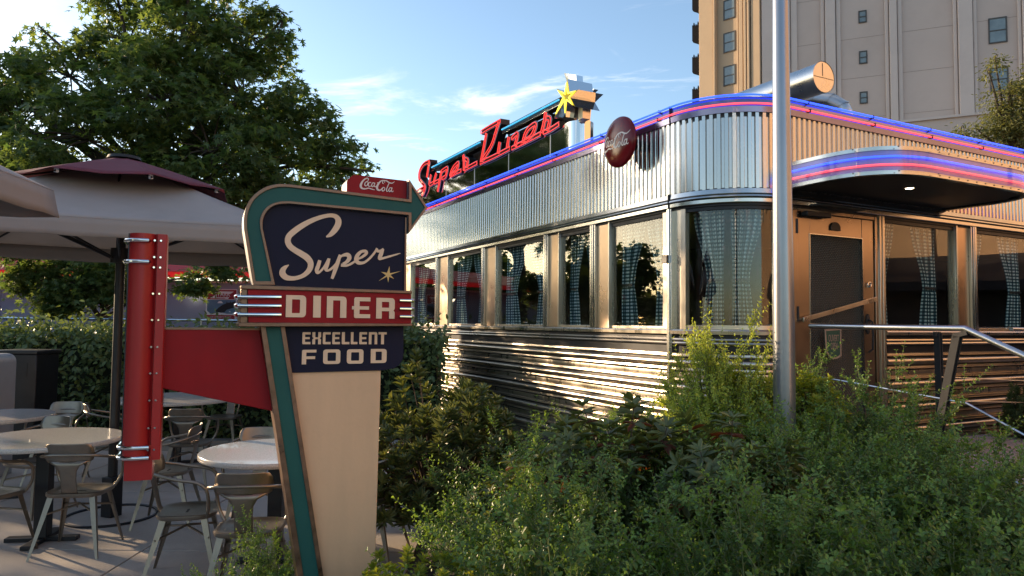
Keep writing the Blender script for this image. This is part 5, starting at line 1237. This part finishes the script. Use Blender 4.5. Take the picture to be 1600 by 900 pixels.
# hedge
def box_leaves(x0, x1, y0, y1, z0, z1, n, ll, g):
    p = np.stack([g.uniform(x0, x1, n), g.uniform(y0, y1, n)**1, g.uniform(z0, z1, n)], 1)
    lump = .10*np.sin(p[:, 0]*3.1)+.07*np.sin(p[:, 0]*7.3+1)+.05*np.sin(p[:, 2]*6+p[:, 0]*4); 
    p[:, 1] += lump; p[:, 2] += lump*.8*(p[:, 2]-z0)/(z1-z0)+g.normal(0, .03, n)
    d = g.normal(0, .7, (n, 3))+np.array([0, -.5, -.25]); u_ = g.normal(0, .5, (n, 3))+np.array([0, -.5, .8]); l = g.uniform(.7, 1.2, n)*ll
    return (T_OVAL, p, d, u_, l, l*.5, L_HEDGE, g.uniform(0, 1, n))
g = np.random.default_rng(5)
me = leafmesh('hedge', [box_leaves(-12, -.9, 9.15, 9.55, .05, 1.45, 17000, .095, g), box_leaves(-12, -.9, 9.3, 10.3, 1.25, 1.52, 6500, .095, g), box_leaves(-12, -.9, 9.3, 10.2, 1.45, 1.72, 900, .085, g), box_leaves(-12, -.9, 10.2, 10.4, .05, 1.4, 3000, .1, g)])
hd = empty('hedge', (-6.5, 9.7, 0), 0, label='long dense green hedge behind the patio tables', cat='hedge')
o = bpy.data.objects.new('hedge_leaves', me); sc.collection.objects.link(o); o.parent = hd; o.location = (6.5, -9.7, 0); o['kind'] = 'stuff'
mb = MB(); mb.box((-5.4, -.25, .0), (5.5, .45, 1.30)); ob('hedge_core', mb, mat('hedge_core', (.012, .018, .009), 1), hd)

# trees
def tree(name, base, trunk_h, blobs, nclump, nleaf, ll, mleaf, tmpl, seed, label, tr=.16, group=None, flat=.45, wr=.9, clr=.5):
    g = np.random.default_rng(seed); B = np.array(base); o = empty(name, tuple(B), 0, label=label, cat='tree', group=group)
    bl = np.array(blobs, float); wts = bl[:, 3]**2; wts /= wts.sum(); cl = []
    for i in range(nclump):
        b = bl[g.choice(len(bl), p=wts)]; v = g.normal(0, 1, 3); v /= np.linalg.norm(v); r_ = b[3]*g.uniform(.35, 1)**.5
        cl.append(b[:3]+v*r_*np.array([1, 1, .8]))
    cl = np.array(cl); paths = []; rads = []
    top = np.array([0, 0, trunk_h]); cen = bl[:, :3].mean(0)
    tk = MB(); tk.tube([(0, 0, -.1), (.03, 0, trunk_h*.5), tuple(top), tuple((top+cen)/2+g.normal(0, .1, 3)), tuple(cen+np.array([0, 0, .5]))], [tr*1.25, tr, tr*.85, tr*.6, tr*.25], 10)
    for b in bl:
        s0 = (top*.5+cen*.5)*g.uniform(.75, 1.1); m_ = (s0+b[:3])/2+np.array([0, 0, .25]); tk.tube([tuple(s0), tuple(m_), tuple(b[:3])], [tr*.45, tr*.28, tr*.1], 7)
    ob('trunk', tk, BARK, o, ang=60)
    for c in cl[::2]:
        b = bl[np.argmin(np.linalg.norm(bl[:, :3]-c, axis=1))][:3]; s = np.linspace(0, 1, 4)[:, None]; paths.append(b+(c-b)*s+np.array([0, 0, .12])*np.sin(s*3.1)); rads.append(tr*.11)
    k = nleaf; sh = np.repeat(np.arange(len(cl)), k); size = g.uniform(.55, 1.25, len(cl))[sh]*clr
    v = g.normal(0, .5, (len(sh), 3)); p = cl[sh]+v*size[:, None]*np.array([1, 1, flat]); p[:, 2] -= .25*(np.linalg.norm(v[:, :2], axis=1)**2)*size
    d = v*np.array([1, 1, .3])+g.normal(0, .35, (len(sh), 3))+np.array([0, 0, -.35]); u_ = g.normal(0, .45, (len(sh), 3))+np.array([0, 0, .9]); l = g.uniform(.65, 1.2, len(sh))*ll
    V, Fq = twig_geo(paths, rads)
    me = leafmesh('crown', [(tmpl, p, d, u_, l, l*wr, mleaf, g.uniform(0, 1, len(sh)))], (V, Fq, BARK))
    c = bpy.data.objects.new('crown', me); sc.collection.objects.link(c); c.parent = o; return o
def at(px_, py_, Y): d = ray(px_, py_); P = d*(Y/d[1]); return np.array([P[0], P[1], P[2]+CAMZ])
bY = 13.2; bb = at(228, 500, bY); BB = np.array([bb[0], bY, 0])
bl = []
for px_, py_, dy, r_ in ((300,60,0,95),(200,70,.8,80),(390,60,.5,70),(110,120,0,85),(30,110,.8,60),(250,160,-.6,110),(380,150,0,95),(460,190,.4,70),(140,220,-.6,105),(30,200,.2,90),(330,240,-.8,95),(450,250,0,80),(530,240,.5,50),(60,290,.2,70),(240,290,0,80),(540,285,.3,45),(-60,140,.6,95),(-140,60,.3,80),(420,310,.2,60),(300,-40,0,90),(180,-20,.4,60),(60,40,.8,18),(585,268,.3,10),(445,25,.3,16),(610,292,.3,12)):
    P = at(px_, py_, bY+dy); bl.append((*(P-BB), r_/F*bY))
tree('large_tree', BB, 2.6, bl, 640, 58, .125, L_OAK, T_STAR, 11, 'large spreading tree with star shaped leaves filling the upper left sky', tr=.20, clr=.36)
# young tree over the hedge
yb = at(157, 500, 12.0); YB = np.array([yb[0], 12.0, 0]); bl = []
for px_, py_, r_ in ((120,440,45),(60,430,30),(165,455,38),(95,475,25),(30,445,22),(175,420,40),(60,395,60),(300,440,22),(350,425,25),(270,455,14)):
    P = at(px_, py_, 11.6); bl.append((*(P-YB), r_/F*11.8))
tree('young_tree', YB, 1.6, bl, 110, 60, .095, L_OAK, T_STAR, 12, 'young tree with drooping branches in front of the blue grey wall', tr=.07, clr=.24)
# tree behind the diner on the right
rb = at(1590, 500, 15); RBs = np.array([rb[0], 15, 0]); bl = []
for px_, py_, r_ in ((1580,150,32),(1610,120,30),(1560,190,30),(1600,195,42),(1640,170,60),(1575,215,28),(1545,110,12),(1500,208,12),(1530,205,16),(1555,95,10),(1680,140,60)):
    P = at(px_, py_, 15); bl.append((*(P-RBs), r_/F*15))
tree('olive_tree', RBs, 3.5, bl, 260, 60, .075, L_OLIVE, T_OVAL, 13, 'pale olive green tree rising behind the diner roof at the right edge', tr=.12, wr=.4, flat=.7, clr=.26)
# trees out of frame on the left: they stand between the sun and the terrace and show in the window glass
for i, (x, y, s, lb) in enumerate(((-15.9, 9.1, 1.0, 'tree left of the picture beyond the patio'), (-13.5, 5.2, .95, 'tree left of the picture level with the sign'), (-17.5, 1.0, 1.1, 'tree left of the picture nearer the camera'))):
    bl = [(0, 0, 4.2*s, 2.0*s), (-1.4, .5, 3.6*s, 1.5*s), (1.2, -.6, 3.7*s, 1.4*s), (.2, 1.3, 3.2*s, 1.5*s), (0, 0, 5.6*s, 1.4*s), (.4, -1.3, 3.0*s, 1.3*s), (-.4, .2, 2.3*s, 1.6*s), (.3, -.9, 2.0*s, 1.2*s)]
    tree('side_tree', np.array([x, y, 0]), 1.2, bl, 210, 60, .17, L_OAK, T_OVAL, 30+i, lb, tr=.16, group='trees out of frame on the left', clr=.55)

far_names = ('second from the right', 'third from the right', 'fourth from the right', 'fifth from the right', 'furthest right', 'furthest left')
for i, (x, y, s) in enumerate(((-24, 27, 1.0), (-28, 21.5, 1.15), (-31, 16, 1.0), (-32, 10.5, 1.1), (-19, 30, 1.05), (-33, 4, 1.1))):
    bl = [(0, 0, 4.0*s, 2.3*s), (-1.9, .5, 3.2*s, 1.9*s), (1.9, -.6, 3.2*s, 1.9*s), (.6, 1.5, 2.6*s, 1.9*s), (-.4, -1.6, 2.4*s, 1.9*s), (1.6, 1.0, 1.6*s, 1.6*s), (-1.6, -1.0, 1.6*s, 1.6*s)]
    tree('side_tree', np.array([x, y, 0]), 1.0, bl, 190, 56, .30, L_OAK, T_OVAL, 50+i, 'low round tree in the far row left of the picture, '+far_names[i], tr=.16, group='far tree row left of the picture', clr=.75)
# ------------------------------------------------------------------ tower hotel behind
tn = math.atan2(.45, -.89)         # facade direction going left and away
TO = ray(1190, 450); TO = TO*(46/TO[1]); 
TP = Pl((TO[0], TO[1]), math.atan2(-.40, .917))
tw = empty('tower_building', (TO[0], TO[1], 0), TP.b, label='tall stucco tower with vertical pilasters and a sun-tinted corner behind the diner', cat='tower')
mb = MB(); xr = TP.at(1700, 100)[0]; mb.box((0, 0, 0), (xr, 14, 40)); ob('main_wall', mb, TOWA, tw)
def tx(p, off=0): return TP.at(p, 100, off)[0]
for p0, p1, pr_ in ((1191, 1218, .25), (1229, 1235, .22), (1236, 1246, .12), (1283, 1289, .16), (1290, 1306, .30), (1307, 1314, .16), (1383, 1389, .16), (1390, 1402, .30), (1403, 1410, .16), (1490, 1496, .16), (1497, 1520, .30), (1521, 1527, .16), (1591, 1597, .16), (1598, 1625, .3)):
    mb = MB(); mb.box((tx(p0), -pr_, 0), (tx(p1), .0, 40)); ob('pilaster', mb, TOWP, tw, bev=.04)
def twin(pl, par, x0, y0, x1, y1, mull=1):
    a = pl.at(x0, y0); b = pl.at(x1, y1); 
    mb = MB(); f = .07
    mb.box((a[0]-f, -.05, b[1]-f), (a[0], .05, a[1]+f)); mb.box((b[0], -.05, b[1]-f), (b[0]+f, .05, a[1]+f)); mb.box((a[0], -.05, a[1]), (b[0], .05, a[1]+f)); mb.box((a[0], -.07, b[1]-f), (b[0], .05, b[1]))
    zm = (a[1]+b[1])/2; mb.box((a[0], -.04, zm-.03), (b[0], .04, zm+.03))
    o = ob('window', mb, WINF, par)
    for z0, z1 in ((b[1], zm-.031), (zm+.031, a[1])):
        mb = MB(); mb.box((a[0]+.002, -.02 if z0 > zm else -.012, z0), (b[0]-.002, .03, z1)); ob('pane', mb, WPANE, o)
for q in ((1343,19,1352.5,33.5), (1344,82,1353.5,97.5), (1345,145.5,1354,160), (1344,-44,1352,-30)): twin(TP, tw, *q)
for q in ((1546,31,1572,64), (1549,108,1574,140), (1546, -50, 1571, -15)): twin(TP, tw, *q)
for zz in (TP.at(1340, -10)[1], TP.at(1340, 60)[1], TP.at(1340, 122)[1], TP.at(1340, 185)[1]):
    mb = MB(); mb.box((tx(1196), -.010, zz), (xr, .0, zz+.02)); ob('joint_line', mb, JOINT, tw)
# corner with sunlight tinted into its stucco, turned left to face the sun
b2 = math.atan2(-.70, .714); OP = Pl((TO[0], TO[1]), b2)
oc = empty('sun_tinted_wing', (TO[0], TO[1], 0), b2, label='tower corner wing tinted ochre for sunlight, with balconies on its left side', cat='tower wing')
xl2 = OP.at(1094.5, 100)[0]
mb = MB(); mb.box((xl2, 0, 0), (-.02, 9, 40)); ob('wing_wall', mb, TOWSUN, oc)
def ox(p): return OP.at(p, 100)[0]
for p0, p1, pr_ in ((1095, 1117, .25), (1118, 1121, .35), (1153, 1155.5, .14), (1157, 1163, .22), (1165, 1169, .3), (1170.5, 1174, .3), (1176, 1190, .22)):
    mb = MB(); mb.box((ox(p0), -pr_, 0), (ox(p1), 0, 40)); ob('pilaster', mb, TOWSUN, oc, bev=.03)
for q in ((1132,3,1147.5,26), (1132,54,1148,77.5), (1132,106,1148,129.5), (1132,-50,1147,-24)): twin(OP, oc, *q)
for i, (y0, y1) in enumerate(((-16, 20), (34, 69), (84, 118), (134, 170), (184, 220))):
    a = OP.at(1078, y0); b = OP.at(1094.5, y1); h_ = a[1]-b[1]; mb = MB(); n = 5; W2 = (xl2-a[0])
    pl = [(a[0], b[1]+h_*.30), (a[0]+W2*.10, b[1]+h_*.22), (xl2, b[1]), (xl2, b[1]+h_*.75)]
    for k in range(n): pl += [(xl2-W2*(k+.25)/n, b[1]+h_*(1.0 if k % 2 == 0 else .92)), (xl2-W2*(k+.75)/n, b[1]+h_*.80)]
    pl += [(a[0], b[1]+h_*.92)]
    mb.prism(pl, .3, .42); mb.prism([(p[0], p[1]) for p in pl], 3.2, 3.3); mb.box((a[0]+.05, .42, b[1]+h_*.28), (a[0]+.13, 3.2, b[1]+h_*.85)); mb.box((a[0]+.1, .43, b[1]+h_*.26), (xl2, 3.19, b[1]+h_*.34)); ob('balcony', mb, BALC, oc)
# low wing in front with a pale coping
LWP = Pl(tuple(ray(1500, 450)[:2]*34/ray(1500, 450)[1]), math.atan2(-.45, .89))
lw_ = empty('low_wing', tuple(LWP.O), LWP.b, label='low plain stucco block with a pale coping in front of the tower', cat='building')
a = LWP.at(1416, 196); b = LWP.at(1700, 150); zt_ = (a[1]+LWP.at(1560, 172)[1])/2
mb = MB(); mb.box((a[0]-.9, 0, 0), (b[0], 6, zt_)); ob('wall', mb, TOWA, lw_)
mb = MB(); mb.box((a[0]-1.0, -.12, zt_), (b[0], 6, zt_+.12)); ob('coping', mb, TOWP, lw_)

# ------------------------------------------------------------------ street side opposite the door: a sunlit stucco building mirrored in the steel
ob_ = empty('stucco_building', (15, -6, 0), 0, label='sunlit tan stucco building across from the diner door, right of the picture', cat='building')
mb = MB(); mb.box((0, -8, 0), (8, 16.5, 12)); ob('wall', mb, STUCCO, ob_)
for yy in np.arange(-6, 15, 3.2):
    f = MB(); f.box((-.06, yy, 5.4), (.05, yy+1.1, 7.0)); o = ob('window', f, WINF, ob_); f = MB(); f.box((-.08, yy+.07, 5.47), (-.06, yy+1.03, 6.93)); ob('pane', f, WPANE, o)
for yy in np.arange(-7, 16, 3.2):
    f = MB(); f.box((-.22, yy, 0), (0, yy+.4, 12)); ob('pilaster', f, STUCCO, ob_)
bk = empty('brick_building', (-34, -16, 0), R(-8), label='long brown brick building out of frame on the left', cat='building')
mb = MB(); mb.box((-6, 0, 0), (0, 24, 8.5)); ob('wall', mb, mat('brown_brick', (.16, .075, .05), .85, noise=(3, .25), bump=(20, .4)), bk)
for yy in np.arange(1.5, 22, 3.0):
    for zz in (1.2, 4.6):
        f = MB(); f.box((-.05, yy, zz), (.06, yy+1.3, zz+1.9)); o = ob('window', f, WINF, bk); f = MB(); f.box((.06, yy+.08, zz+.08), (.075, yy+1.22, zz+1.82)); ob('pane', f, WPANE, o)
kk = empty('kiosk', (11.6, 2.5, 0), 0, label='dark awning kiosk in front of the stucco building, right of the picture', cat='kiosk')
mb = MB(); mb.box((-1.2, -5, 0), (1.5, 9.5, 2.5)); ob('kiosk_wall', mb, mat('kiosk_dark', (.03, .026, .03), .6), kk)
mb = MB(); mb.add([(-1.9, -5.3, 2.35), (-1.9, 9.8, 2.35), (.2, 9.8, 2.95), (.2, -5.3, 2.95), (-1.9, -5.3, 2.2), (-1.9, 9.8, 2.2)], [(0, 1, 2, 3), (4, 5, 1, 0)]); ob('awning', mb, mat('dark_awning', (.035, .028, .032), .8), kk)
